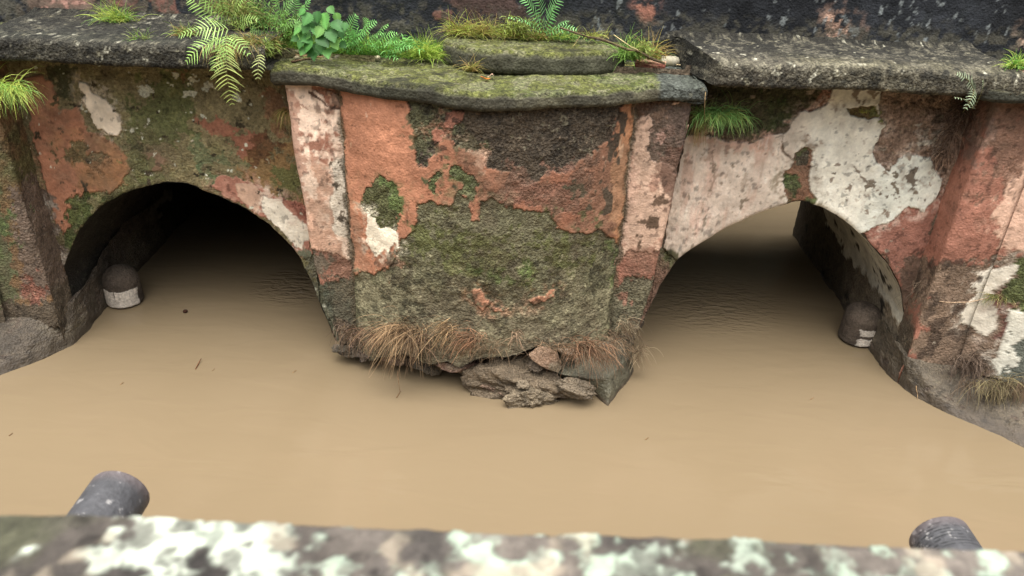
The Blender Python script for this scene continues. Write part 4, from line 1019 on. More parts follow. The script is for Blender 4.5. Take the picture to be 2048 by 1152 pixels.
chunk(RB, 1050, 764, 0.940, 190, 84, 120, (15, 4, 0), (112, 94, 76), 'largest mud caked lump standing in the water below the pier', 5, rough=0.26, cuts=7)
chunk(RB, 1064, 798, 0.912, 96, 56, 60, (0, 8, 20), (116, 100, 82), 'pointed foot of mud under the largest lump', 15, rough=0.26, cuts=6)
chunk(RB, 1000, 774, 0.935, 96, 40, 60, (0, 24, 10), (118, 92, 78), 'crumbling reddish rubble at the water left of the largest lump', 6, rough=0.30)
chunk(RB, 1156, 778, 0.908, 112, 36, 34, (20, 16, 0), (114, 98, 82), 'elongated grey slab between the mud lump and the corner block', 7, rough=0.16)
chunk(RB, 1072, 735, 0.930, 40, 20, 24, (0, 18, 0), (112, 94, 80), 'small stone on top of the largest mud lump', 8, rough=0.15)
chunk(RB, 1048, 770, 0.905, 26, 20, 16, (0, 0, 0), (120, 104, 88), 'tiny crumb stuck to the face of the largest lump', 9, rough=0.3)
chunk(RB, 1180, 736, 0.952, 72, 34, 30, (10, 14, 0), (116, 86, 70), 'red brown brick behind the dry root tuft at the right', 10, rough=0.12)
chunk(RB, 1138, 708, 0.938, 60, 26, 30, (0, 26, 0), (118, 96, 80), 'crust of mortar above the tilted pale slab', 11, rough=0.25)
chunk(RB, 696, 700, 0.990, 60, 24, 36, (0, 8, 0), (96, 84, 72), 'ragged mortar lump at the left corner of the pier foot', 12, rough=0.3)
chunk(RB, 738, 708, 0.985, 56, 20, 40, (0, -6, 0), (84, 68, 56), 'dark mortar piece under the left root tufts', 13, rough=0.3)
chunk(RB, 800, 714, 0.968, 110, 24, 50, (0, 6, 0), (88, 68, 56), 'dark brown masonry under the largest root tuft', 14, rough=0.25)

# ================================================================= plants
class Strips:
    def __init__(s): s.V = []; s.F = []; s.C = []; s.n = 0
    def strip(s, pts, w0, w1, col, side=None, mid=None, rs=None):
        """tapering ribbon through pts"""
        pts = np.asarray(pts); n = len(pts); t = np.gradient(pts, axis=0); t /= np.linalg.norm(t, axis=1, keepdims=True) + 1e-12
        if side is None:
            a = rs.normal(size=3); side = np.cross(t[0], a)
        sd = np.asarray(side, float) - t * (t @ np.asarray(side, float))[:, None]
        sd /= np.linalg.norm(sd, axis=1, keepdims=True) + 1e-12
        q = np.linspace(0, 1, n)
        w = w0 + (w1 - w0) * q if mid is None else (w0 * (1 - q) ** 2 + 2 * mid * 2 * q * (1 - q) * 0.5 + w1 * q * q)
        A = pts - sd * w[:, None] / 2; B = pts + sd * w[:, None] / 2
        s.V.append(np.stack([A, B], 1).reshape(-1, 3))
        for i in range(n - 1):
            b = s.n + 2 * i; s.F.append((b, b + 1, b + 3, b + 2))
        s.C.append(np.tile(np.asarray(col), (2 * n, 1))); s.n += 2 * n
    def build(s, name, mat, parent=None):
        return mesh_np(name, np.concatenate(s.V), np.array(s.F), np.clip(np.concatenate(s.C), 0.003, 0.9), None, mat, parent)
def loc(px, py, Y):
    x, z = at(px, py, Y); return np.array(M(x, Y, z))
def mpp(px, py, Y):
    x, z = at(px, py, Y); return (cp * Y - sp * z) * K / F_PX
G_YEL = (176, 190, 92); G_MID = (130, 168, 80); G_DEEP = (72, 118, 56); G_BRI = (132, 190, 112); G_DRY = (160, 136, 84)
def tuft(px, py, Y, hpx, wpx, n, col, label, seed, col2=None, lean=(0, -0.35, 1.0), droop=1.0, wid=0.0030, name='grass_tuft', cat='grass tuft', group='grass tufts on the ledges', mat=None, base=0.22, curl=0.5, spread=0.7):
    rs = np.random.RandomState(seed); S = Strips(); B = loc(px, py, Y); u = mpp(px, py, Y)
    H_ = 1.25 * hpx * u; W_ = 1.15 * wpx * u; n = int(n * 1.4); ln = np.array(lean, float); ln /= np.linalg.norm(ln)
    for k in range(n):
        b = B + np.array([rs.normal() * W_ * base, rs.normal() * W_ * base * 0.35, rs.normal() * W_ * base * 0.12])
        d = ln + rs.normal(size=3) * np.array([spread, spread * 0.55, 0.25]); d /= np.linalg.norm(d)
        L = H_ * rs.uniform(0.6, 1.5)
        pts = []; p = b.copy(); dd = d.copy(); m = 6
        for i in range(m):
            pts.append(p.copy()); p = p + dd * L / (m - 1)
            dd = dd + np.array([0, 0, -droop * 0.28]) + rs.normal(size=3) * 0.07 * curl; dd /= np.linalg.norm(dd)
        c = s2l(col) if (col2 is None or rs.rand() < 0.6) else s2l(col2)
        S.strip(pts, wid * rs.uniform(0.7, 1.2), wid * 0.15, c * rs.uniform(0.6, 1.35), rs=rs)
    o = S.build(name, mat or M_LEAF); tag(o, label, cat, group); return o
def frond_mesh(p0, p1, wid, rs, col, npair=20, up=0.25, stem=(96, 88, 48)):
    S = Strips(); p0 = np.array(p0); p1 = np.array(p1); L = np.linalg.norm(p1 - p0)
    c1 = (p0 + p1) / 2 + np.array([0, -0.25 * L, up * L])
    q = np.linspace(0, 1, npair * 2 + 1)[:, None]
    cur = p0 * (1 - q) ** 2 + 2 * c1 * q * (1 - q) + p1 * q ** 2
    S.strip(cur, 0.0022, 0.0008, s2l(stem), side=(1, 0.2, 0.1))
    ax = (p1 - p0) / L
    tc = np.array([0, 0, WZ * K]) - (p0 + p1) / 2; tc /= np.linalg.norm(tc)
    nrm = np.array([rs.normal() * 0.35, -0.55 + rs.normal() * 0.2, 0.8]); nrm /= np.linalg.norm(nrm)
    for i in range(npair):
        f = (i + 0.8) / npair; k = int(f * npair * 2); k = min(k, npair * 2 - 1)
        p = cur[k]; t = cur[k + 1] - cur[k - 1]; t /= np.linalg.norm(t)
        lat = np.cross(nrm, t); lat /= np.linalg.norm(lat) + 1e-9
        w = wid * 0.5 * (math.sin(math.pi * min(1, f * 0.93 + 0.10)) ** 0.65) * rs.uniform(0.88, 1.08)
        for sg in (-1, 1):
            if rs.rand() < 0.05: continue
            w = w * rs.uniform(0.86, 1.12)
            d = lat * sg * 0.92 + t * 0.42 + rs.normal(size=3) * 0.05
            pts = []; pp = p.copy()
            for j in range(5):
                pts.append(pp.copy()); pp = pp + d * w / 4; d = d + np.array([0, 0, -0.10]) + t * 0.05; d /= np.linalg.norm(d)
            S.strip(pts, L / npair * 0.26, 0.0004, s2l(col) * rs.uniform(0.8, 1.5), side=t, mid=L / npair * 0.42)
    return S
def fern(label, fr, col, seed, Y, group='ferns rooted in the ledge'):
    rs = np.random.RandomState(seed); b = loc(fr[0][0], fr[0][1], fr[0][5] if len(fr[0]) > 5 else Y)
    E = empty('fern', b); tag(E, label, 'fern', group)
    for f in fr:
        x0, y0, x1, y1, w = f[:5]; Yf = f[5] if len(f) > 5 else Y; c = f[6] if len(f) > 6 else col
        p0 = loc(x0, y0, Yf); p1 = loc(x1, y1, Yf - 0.02); u = mpp(x1, y1, Yf)
        S = frond_mesh(p0, p1, w * u * 0.86, rs, c, npair=max(9, int(np.linalg.norm(p1 - p0) / 0.0105)))
        S.build('frond', M_LEAF, E)
    return E
fern('large fern arching over the left cornice with one frond hanging down the wall', [
    (455, 95, 467, 220, 76, 0.950, (158, 170, 96)), (450, 78, 368, 132, 62, 0.955), (455, 85, 428, 152, 66, 0.955), (460, 60, 395, 62, 92, 0.975, (156, 182, 110)), (452, 60, 372, -6, 60, 1.0), (455, 50, 440, -26, 60, 1.02),
    (460, 70, 505, 118, 46, 0.96), (440, 66, 352, 76, 44, 0.98), (462, 50, 502, -16, 50, 1.02), (458, 72, 402, 108, 70, 0.955), (455, 70, 455, 128, 60, 0.95), (450, 45, 405, -10, 66, 1.02), (470, 60, 520, 40, 46, 1.0)], (140, 172, 92), 301, 1.0)
fern('dark fern growing between the large fern and the broadleaf sapling', [(545, 80, 590, 0, 44), (540, 80, 556, -20, 44), (535, 80, 515, 18, 40), (548, 85, 606, 40, 36), (535, 85, 498, 60, 40), (523, 108, 517, 168, 38, 0.955, (140, 150, 92))], (104, 142, 78), 302, 1.03)
fern('bright fern behind the broadleaf sapling, right of it', [(690, 105, 672, 22, 44), (692, 105, 716, 28, 46), (700, 105, 758, 42, 48), (712, 108, 772, 66, 44), (735, 110, 806, 84, 40), (690, 105, 735, 66, 44), (600, 88, 594, -8, 44), (602, 88, 622, -4, 40), (690, 108, 652, 70, 40), (720, 110, 700, 60, 40)], (112, 168, 92), 303, 1.06)
fern('feathery fern at the top edge left of the broadleaf sapling', [(575, 60, 545, -12, 40), (578, 60, 580, -24, 44), (580, 64, 560, 20, 34), (572, 66, 532, 34, 36), (584, 66, 612, 10, 36)], (128, 178, 96), 310, 1.09)
fern('spreading fern along the back of the coping right of the sapling', [(730, 100, 690, 50, 40), (735, 100, 735, 34, 44), (740, 100, 780, 48, 44), (738, 104, 800, 66, 36), (728, 106, 676, 82, 34), (742, 104, 760, 80, 34)], (126, 182, 98), 311, 1.08)
fern('small low fern at the left of the plinth block', [(765, 112, 832, 96, 30), (765, 112, 800, 122, 26), (768, 112, 786, 78, 26), (765, 112, 742, 88, 24)], (116, 176, 96), 304, 1.05)
fern('tall pale fern above the middle of the plinth block', [(1085, 66, 1034, -18, 46), (1085, 66, 1070, -34, 50), (1088, 66, 1130, -22, 54), (1090, 68, 1142, 44, 30), (1090, 68, 1160, 62, 28), (1080, 66, 1046, 42, 26), (1090, 68, 1112, 10, 40), (1084, 68, 1010, 36, 20)], (130, 186, 116), 305, 1.09)
fern('grey green fern hanging in front of the right cornice end', [(1950, 205, 1908, 146, 40, 0.965), (1950, 212, 1964, 158, 26, 0.965), (1946, 218, 1902, 196, 24, 0.965), (1948, 180, 1925, 226, 30, 0.96)], (132, 146, 116), 306, 0.965)
tuft(238, 44, 1.08, 34, 58, 170, G_YEL, 'round yellow green grass tuft at the foot of the parapet, upper left', 401, col2=G_MID, droop=0.9)
tuft(283, 86, 1.00, 24, 32, 60, (130, 140, 78), 'small grass tuft on the left cornice between the parapet tuft and large fern', 402, col2=G_MID)
tuft(8, 178, 0.975, 44, 60, 300, G_YEL, 'big shaggy grass tuft at the left edge of the picture', 403, col2=G_MID, lean=(0.3, -0.7, 0.4), droop=1.3, base=0.34, curl=2.0, spread=1.0)
tuft(578, 224, 1.03, 34, 20, 60, (128, 124, 62), 'thin drooping brownish grass beside the left pilaster', 404, col2=G_DRY, lean=(-0.1, -0.3, 0.2), droop=2.2, spread=0.4)
tuft(852, 116, 1.06, 36, 44, 220, (148, 176, 72), 'yellow green grass tuft leaning on the left end of the plinth block', 405, col2=G_YEL)
tuft(920, 70, 1.10, 34, 44, 150, G_YEL, 'first grass tuft on the plinth block from the left', 406, col2=G_DRY)
tuft(965, 72, 1.10, 32, 44, 150, (154, 160, 80), 'grass tuft on the plinth block left of the tall pale fern', 407, col2=G_DRY)
tuft(1020, 74, 1.10, 28, 56, 170, G_YEL, 'low grass tuft on the plinth block just left of the tall fern', 408, col2=(140, 120, 70))
tuft(1075, 78, 1.10, 22, 70, 170, (142, 160, 76), 'low grass at the foot of the tall pale fern', 409, col2=G_DRY)
tuft(1130, 78, 1.10, 22, 60, 120, (120, 160, 84), 'small green tuft right of the tall pale fern', 410, col2=G_YEL)
tuft(1190, 76, 1.10, 20, 60, 60, (150, 138, 84), 'sparse dry grass at the right end of the plinth block', 411, col2=G_YEL, curl=1.5)
tuft(943, 142, 1.015, 30, 26, 46, (150, 150, 80), 'wispy weed in front of the plinth block', 412, col2=G_DRY, curl=1.6)
tuft(1258, 118, 1.06, 40, 52, 190, (124, 160, 76), 'green grass tuft right of the plinth block', 413, col2=G_MID)
tuft(1302, 118, 1.06, 38, 36, 110, (164, 148, 76), 'yellowing grass tuft above the red brick piece', 414, col2=G_DRY)
tuft(1434, 232, 1.025, 40, 56, 380, (112, 156, 84), 'big green grass tuft hanging under the right end of the coping', 415, col2=(142, 158, 88), lean=(0.15, -0.5, 0.55), droop=1.5, base=0.34, curl=2.2, spread=1.0, wid=0.0026)
tuft(1400, 235, 1.03, 34, 22, 50, (142, 124, 84), 'dry wisps left of the big hanging tuft', 416, col2=G_DRY, lean=(0, -0.3, -0.4), droop=1.5, spread=0.4)
tuft(2032, 136, 1.0, 28, 44, 150, (124, 176, 80), 'bright small tuft on the coping at the right edge', 417, col2=G_YEL)
tuft(535, 98, 1.02, 30, 50, 120, (128, 140, 70), 'mixed grass at the cornice end beside the left tip of the coping', 418, col2=G_DRY)
tuft(500, 92, 0.985, 36, 60, 170, (148, 130, 78), 'brown tangled grass right of the large fern', 419, col2=(108, 128, 66), droop=1.6)
tuft(468, 30, 1.06, 44, 60, 170, (140, 130, 76), 'tall brownish grass behind the large fern', 420, col2=(116, 136, 70))
tuft(372, 70, 1.02, 22, 44, 90, (128, 150, 74), 'short grass at the left side of the large fern', 421, col2=G_DRY)
tuft(515, 50, 1.08, 40, 60, 150, (132, 130, 70), 'seedy grass against the parapet behind the dark fern', 423, col2=(104, 130, 66))
tuft(455, 92, 0.97, 32, 50, 110, (138, 126, 74), 'dead brownish blades under the large fern', 424, col2=G_DRY, lean=(0, -0.6, -0.2), droop=1.6)
tuft(1725, 226, 1.04, 8, 14, 26, (150, 150, 70), 'tiny weed in the small hole high on the pale wall', 422, wid=0.002)

# low ground cover along the back of the coping : nobody could count it
def cover():
    rs = np.random.RandomState(9); S = Strips()
    for k in range(6000):
        px = rs.uniform(545, 880); base = np.interp(px, [545, 600, 700, 800, 880], [104, 106, 112, 114, 116])
        Y = rs.uniform(1.078, 1.125); x, _ = at(px, base, Y); p = np.array(M(x, Y, -0.236)) + np.array([0, 0, 0.0])
        h = rs.uniform(0.015, 0.085)
        d = np.array([rs.normal() * 0.6, -0.3 + rs.normal() * 0.4, 1.0]); d /= np.linalg.norm(d); pts = []
        for i in range(4):
            pts.append(p.copy()); p = p + d * h / 3; d = d + np.array([0, -0.05, -0.22]); d /= np.linalg.norm(d)
        c = [(120, 170, 70), (98, 146, 66), (148, 172, 74), (78, 120, 52)][rs.randint(4)]
        S.strip(pts, rs.uniform(0.002, 0.0045), 0.0004, s2l(c) * rs.uniform(0.8, 1.5), rs=rs)
    o = S.build('grass', M_LEAF); tag(o, 'dense green ground cover along the back of the coping left of the plinth block', 'grass', kind='stuff')
cover()

def weed(px, py, Y, w, h, n, col, label, seed, leaf=0.022):
    rs = np.random.RandomState(seed); S = Strips(); u = mpp(px, py, Y); B = loc(px, py, Y)
    for k in range(n):
        tip = B + np.array([rs.normal() * w * u * 0.36, -0.01 - abs(rs.normal()) * 0.02, rs.uniform(0.1, 1.0) * h * u])
        b = B + np.array([rs.normal() * w * u * 0.15, 0, 0]); q = np.linspace(0, 1, 5)[:, None]
        cur = b * (1 - q) + tip * q + np.array([0, -0.01, 0.01]) * np.sin(q * 3.1)
        S.strip(cur, 0.0016, 0.0008, s2l((110, 120, 60)), rs=rs)
        for j in range(rs.randint(4, 8)):
            p = cur[rs.randint(2, 5)]; d = rs.normal(size=3) * np.array([1, 0.7, 0.6]) + np.array([0, -0.4, 0.15]); d /= np.linalg.norm(d); L = leaf * rs.uniform(0.6, 1.4)
            S.strip([p, p + d * L * 0.5 + np.array([0, 0, .003]), p + d * L - np.array([0, 0, .003])], 0.002, 0.0004, s2l(col) * rs.uniform(0.6, 1.35), mid=L * 0.22, rs=rs)
    o = S.build('weed', M_LEAF); tag(o, label, 'weed', 'weeds on the ledges'); return o
weed(520, 62, 1.07, 60, 70, 46, (118, 156, 76), 'leafy weed between the brownish grass and the dark fern', 601)
weed(575, 82, 1.06, 50, 60, 40, (128, 170, 84), 'leafy weed at the left foot of the broadleaf sapling', 602)
weed(478, 60, 1.05, 50, 60, 40, (136, 150, 76), 'yellowish weed behind the large fern', 603)
weed(535, 112, 0.99, 40, 34, 34, (128, 148, 72), 'small weed at the left tip of the coping', 604)
weed(705, 100, 1.06, 60, 50, 40, (112, 166, 86), 'leafy weed in front of the bright fern', 605)
weed(812, 104, 1.05, 50, 34, 30, (124, 180, 96), 'low leafy weed right of the small low fern', 606)
weed(1040, 66, 1.10, 60, 34, 36, (150, 166, 84), 'weed at the left of the tall pale fern', 607)
weed(1285, 112, 1.05, 40, 30, 26, (138, 150, 76), 'scrubby weed between the two grass tufts above the brick', 608)
# broadleaf sapling
def sapling():
    rs = np.random.RandomState(4); Y = 1.03
    E = empty('sapling', loc(640, 108, Y)); tag(E, 'leafy sapling with heart shaped toothed leaves beside the bright fern', 'sapling')
    tips = [(616, 34, 40), (648, 36, 46), (672, 48, 42), (600, 52, 34), (632, 56, 40), (662, 66, 44), (612, 68, 40), (644, 78, 46), (668, 84, 34), (618, 88, 38), (636, 96, 40), (654, 104, 30), (628, 110, 26), (640, 60, 36), (592, 76, 24), (680, 66, 28), (596, 60, 28), (684, 88, 26), (674, 32, 28), (606, 22, 26), (690, 50, 24), (660, 18, 26), (622, 102, 28), (646, 68, 30), (612, 54, 30), (668, 76, 30), (606, 100, 26), (626, 44, 34), (656, 58, 36), (642, 92, 34), (618, 78, 34), (664, 98, 26), (634, 30, 34), (650, 46, 34), (602, 86, 26)]
    S = Strips(); b = loc(640, 112, Y)
    for (x, y, s_) in tips:
        t = loc(x, y, Y - 0.01); mid_ = (b + t) / 2 + np.array([0, 0.01, 0.01]); q = np.linspace(0, 1, 7)[:, None]
        S.strip(b * (1 - q) ** 2 + 2 * mid_ * q * (1 - q) + t * q * q, 0.004, 0.0018, s2l((96, 124, 56)), rs=rs)
    S.build('stem', M_LEAF, E)
    for k, (x, y, s_) in enumerate(tips):
        c = loc(x, y, Y - 0.02 - 0.01 * rs.rand()); L = 0.66 * s_ * mpp(x, y, Y)
        dr = np.array([(x - 640) / 60.0 + rs.normal() * 0.30, -0.45 + rs.normal() * 0.15, -0.75 + 0.25 * rs.normal()]); dr /= np.linalg.norm(dr)
        nr = np.array([rs.normal() * 0.30, -0.75 + rs.normal() * 0.2, 0.65]); lat = np.cross(nr, dr); lat /= np.linalg.norm(lat); nr = np.cross(dr, lat)
        V = []; F = []; C_ = []; m = 14
        base_c = s2l([(74, 128, 60), (104, 160, 80), (58, 104, 48), (126, 176, 92), (84, 140, 68)][k % 5]) * rs.uniform(0.6, 1.05)
        for i in range(m + 1):
            f = i / m; wv = (0.52 * math.sin(math.pi * f ** 0.62) ** 0.85) * (1 - 0.25 * f); wv *= 1 + 0.14 * ((i % 2) * 2 - 1) * (0 < i < m)
            ctr = c + dr * L * (f - 0.25) + nr * (-0.10 * L * f * f)
            back = dr * (-0.10 * L) * math.exp(-f * 7)
            for j, sg in enumerate((-1, -0.5, 0, 0.5, 1)):
                V.append(ctr + lat * sg * wv * L + nr * abs(sg) * 0.16 * wv * L + back * abs(sg)); C_.append(base_c * (1.25 if sg == 0 else 0.92 + 0.12 * (i % 2)))
        for i in range(m):
            for j in range(4): a = i * 5 + j; F.append((a, a + 1, a + 6, a + 5))
        mesh_np('leaf', np.array(V), np.array(F), np.clip(np.array(C_), 0, .9), None, M_LEAF, E)
sapling()

# dried root tufts at the foot
def roots(px, py, Y, Lpx, wpx, n, label, seed, sweep=(-0.3, -0.35, -0.3), col=(176, 142, 98), col2=(116, 92, 64), up=0.10, wid=0.0019):
    rs = np.random.RandomState(seed); S = Strips(); B = loc(px, py, Y); u = mpp(px, py, Y); n = int(n * 1.6)
    for k in range(n):
        b = B + np.array([rs.normal() * 0.33 * wpx * u, rs.uniform(-0.008, 0.012), rs.normal() * 0.018 - 0.0])
        d = np.array([sweep[0] + rs.normal() * 0.38, sweep[1] + rs.normal() * 0.2, up + rs.normal() * 0.4]); d /= np.linalg.norm(d)
        L = 0.86 * Lpx * u * rs.uniform(0.25, 1.2); pts = []; p = b.copy(); m = 8
        for i in range(m):
            pts.append(p.copy()); p = p + d * L / (m - 1)
            d = d + np.array([sweep[0] * 0.12, sweep[1] * 0.02, -0.26]) + rs.normal(size=3) * 0.10; d /= np.linalg.norm(d)
        cc = s2l(col if rs.rand() < 0.55 else col2); cc = cc * 0.85 + cc.mean() * 0.15; c = cc * rs.uniform(0.30, 1.15)
        S.strip(pts, wid, wid * 0.35, c, rs=rs)
    o = S.build('root_tuft', M_STRAW); tag(o, label, 'dry roots', 'dried root tufts on the masonry')
roots(706, 664, 0.985, 62, 40, 120, 'grey brown roots at the far left corner of the pier foot', 501, sweep=(-0.02, -0.35, 0), col=(132, 108, 88))
roots(760, 672, 0.962, 58, 40, 90, 'reddish roots left of the largest root tuft', 502, sweep=(-0.35, -0.3, 0), col=(142, 100, 74))
roots(815, 662, 0.925, 104, 60, 300, 'largest sweeping tuft of brown roots on the pier foot', 503, sweep=(-0.42, -0.3, 0))
roots(850, 682, 0.928, 70, 50, 90, 'brown roots just right of the largest tuft', 513, sweep=(-0.35, -0.3, 0), col=(140, 108, 82))
roots(900, 656, 0.918, 66, 34, 90, 'yellowish roots high on the pier face right of the largest tuft', 504, sweep=(-0.5, -0.3, 0), col=(182, 146, 96))
roots(945, 676, 0.916, 66, 40, 110, 'orange roots above the reddish brick slab', 505, sweep=(-0.5, -0.3, 0), col=(172, 122, 84))
roots(985, 690, 0.918, 40, 60, 60, 'short sparse roots along the torn lip in the middle', 519, sweep=(-0.15, -0.3, 0), col=(150, 122, 88))
roots(1105, 690, 0.920, 40, 60, 50, 'short sparse roots above the tilted pale slab', 520, sweep=(0.15, -0.3, 0), col=(150, 118, 84))
roots(1030, 672, 0.914, 44, 14, 34, 'small lone tuft of pale roots in the middle of the pier foot', 506, sweep=(0.0, -0.3, 0), col=(190, 156, 120), up=0.1)
roots(1172, 696, 0.920, 74, 66, 300, 'dense rusty roots above the corner block', 507, sweep=(0.35, -0.3, 0), col=(156, 114, 80))
roots(1222, 680, 0.955, 56, 40, 90, 'pale loose roots right of the rusty tuft', 508, sweep=(0.4, -0.3, 0), col=(166, 138, 104))
roots(1248, 652, 0.980, 52, 30, 80, 'straw coloured roots high on the right pilaster foot', 509, sweep=(0.2, -0.3, 0), col=(158, 140, 106))
roots(1275, 702, 0.985, 46, 18, 90, 'thin straw roots hanging off the right corner of the pier', 510, sweep=(0.1, -0.3, 0), col=(164, 144, 110))
roots(1852, 575, 1.035, 40, 44, 130, 'matted roots beside the right arch spring', 511, sweep=(-0.4, -0.35, 0), col=(132, 112, 88), col2=(96, 78, 62))
roots(1858, 610, 1.03, 70, 40, 18, 'few long pale rootlets hanging below the matted roots', 512, sweep=(0.0, -0.15, 0), col=(176, 152, 124), up=-0.5)
roots(1940, 724, 0.975, 66, 60, 190, 'dark grey roots at the base of the right pier', 514, sweep=(-0.05, -0.4, 0), col=(122, 102, 84), col2=(92, 74, 60))
roots(1938, 770, 0.955, 60, 30, 60, 'thin trailing roots below the dark grey roots', 515, sweep=(0.05, -0.3, 0), col=(128, 108, 86), up=-0.2)
roots(1992, 768, 0.930, 62, 62, 260, 'thick fringe of greenish roots draped over the right footing', 516, sweep=(-0.02, -0.45, 0), col=(150, 136, 92), col2=(100, 84, 58))
roots(2055, 772, 0.930, 56, 50, 120, 'brown roots at the right edge of the picture', 517, sweep=(-0.3, -0.4, 0), col=(134, 106, 80))
tuft(2000, 590, 0.990, 24, 44, 80, (150, 140, 92), 'dry weed head on the right pier face', 518, col2=(110, 120, 70), lean=(-0.7, -0.5, 0.1), droop=0.6, group='dried root tufts on the masonry', name='dry_weed', cat='weed')

for k, (rx, ry, lx, nn, lab) in enumerate([(1928, 222, 46, 90, 'dark creeper roots just below the grey green fern'), (1905, 262, 50, 90, 'tangled creeper roots halfway down beside the right pier'), (1888, 306, 48, 70, 'thin creeper roots low beside the right pier')]):
    roots(rx, ry, 1.040, lx, 22, nn, lab, 530 + k, sweep=(-0.15, -0.12, 0), col=(150, 120, 94), col2=(84, 64, 50), up=-0.1, wid=0.0026)
# ---- twigs, straws, litter
def rod(name, pts, r0, r1, col, label, cat, group=None, seed=1, mat=None, bend=0.0):
    rs = np.random.RandomState(seed); pts = np.array(pts); 
    if len(pts) == 2:
        q = np.linspace(0, 1, 9)[:, None]; pts = pts[0] * (1 - q) + pts[1] * q
        L = np.linalg.norm(pts[-1] - pts[0]); pts[1:-1] += rs.normal(size=(7, 3)) * L * 0.008 + 0
        pts += np.sin(q * math.pi) * np.array([0, 0, bend * L])
    n = len(pts); t = np.gradient(pts, axis=0); t /= np.linalg.norm(t, axis=1, keepdims=True)
    a = np.cross(t, (0.3, 0.2, 0.9)); a /= np.linalg.norm(a, axis=1, keepdims=True); b = np.cross(t, a)
    V = []; k = 8; F = []
    for i in range(n):
        r = (r0 + (r1 - r0) * i / (n - 1)) * (1 + 0.12 * rs.normal())
        for j in range(k): V.append(pts[i] + (a[i] * math.cos(j * 2 * math.pi / k) + b[i] * math.sin(j * 2 * math.pi / k)) * r)
    for i in range(n - 1):
        for j in range(k): F.append((i * k + j, i * k + (j + 1) % k, (i + 1) * k + (j + 1) % k, (i + 1) * k + j))
    V.append(pts[0] - t[0] * r0 * 0.3); V.append(pts[-1] + t[-1] * r1 * 0.3); e0, e1 = len(V) - 2, len(V) - 1
    for j in range(0, k, 2):
        F.append((e0, (j + 2) % k, j + 1, j)); m0 = (n - 1) * k; F.append((e1, m0 + j, m0 + j + 1, m0 + (j + 2) % k))
    V = np.array(V); c = np.tile(s2l(col), (len(V), 1)) * (1 + 0.25 * rs.normal(size=(len(V), 1)))
    o = mesh_np(name, V, np.array(F), np.clip(c, 0.01, 0.9), np.full(len(V), 0.5), mat or M_PL)
    if label: tag(o, label, cat, group)
    return o
def cap_pt(px, py, lift=0.0, z=-0.235):
    x, y = atz(px, py, z); return np.array(M(x, y, z)) + np.array([0, 0, lift])
TW = 'twigs and sticks lying about'
rod('stick', [cap_pt(590, 115, 0.008), cap_pt(648, 119, 0.008)], 0.0055, 0.0045, (112, 92, 64), 'thicker brown stick among pebbles on the left of the coping', 'stick', TW, 2)
rod('stick', [cap_pt(583, 127, 0.006), cap_pt(630, 121, 0.010)], 0.004, 0.003, (84, 66, 48), 'thin dark stick crossing under the thicker brown one', 'stick', TW, 3)
p0 = loc(1122, 56, 1.045); p1 = loc(1330, 127, 1.035)
rod('twig', [p0, p1], 0.0032, 0.0046, (84, 72, 52), 'long twig leaning from the fern across the plinth block', 'twig', TW, 4, bend=0.02)
rod('twig', [loc(1160, 73, 1.055), loc(1146, 94, 1.05)], 0.0018, 0.0012, (150, 136, 92), 'short straw hanging from the long twig', 'twig', TW, 5)
rod('straw', [loc(1228, 70, 1.06), loc(1262, 94, 1.02), cap_pt(1310, 132, 0.03)], 0.0018, 0.0016, (176, 160, 116), 'pale straw running behind the bottle', 'straw', TW, 6)
rod('straw', [cap_pt(1226, 131, 0.004), cap_pt(1274, 135, 0.006)], 0.0016, 0.0012, (170, 160, 100), 'pale straw left of the red brick piece', 'straw', TW, 7)
rod('stick', [cap_pt(1352, 126, 0.020), cap_pt(1402, 130, 0.016)], 0.0045, 0.003, (92, 62, 52), 'dark red stick poking out behind the bottle', 'stick', TW, 8)
rod('straw', [cap_pt(1352, 136, 0.012), cap_pt(1395, 139, 0.012), cap_pt(1416, 152, 0.006), cap_pt(1422, 158, 0.001)], 0.0018, 0.0012, (190, 170, 132), 'pale straw bent over the dark coping stone', 'straw', TW, 9)
rod('straw', [loc(1411, 184, 0.972), loc(1409, 215, 0.975), loc(1410, 262, 1.035)], 0.0014, 0.001, (128, 108, 76), 'thin stalk hanging from the dark coping stone', 'straw', TW, 10)
rod('straw', [loc(1866, 601, 1.005), loc(1900, 605, 0.992), loc(1940, 604, 0.988), loc(1995, 592, 0.988)], 0.0022, 0.0018, (176, 150, 122), 'long pale root stretched level across the right pier', 'root', TW, 11)
rod('straw', [loc(1832, 768, 0.975), loc(1836, 805, 0.955)], 0.002, 0.0012, (150, 124, 92), 'short straw standing at the right waterline', 'straw', TW, 12)
def wp(px, py, lift=0.002):
    x, y = atz(px, py, -WZ); return np.array([x * K, y * K, lift])
rod('twig', [wp(391, 739, 0.001), wp(397, 730, 0.006), wp(403, 722, 0.012)], 0.0022, 0.0016, (96, 62, 40), 'little brown twig floating on the open water left of the pier', 'twig', TW, 13)
rod('twig', [loc(795, 742, 0.915), loc(797, 765, 0.91), loc(800, 785, 0.905)], 0.0012, 0.0009, (120, 92, 64), 'thread of root hanging over the water below the largest root tuft', 'twig', TW, 14)
rod('twig', [wp(793, 796, 0.001), wp(801, 784, 0.004)], 0.0022, 0.001, (110, 82, 56), 'tiny floating bit below the hanging thread', 'twig', TW, 15)

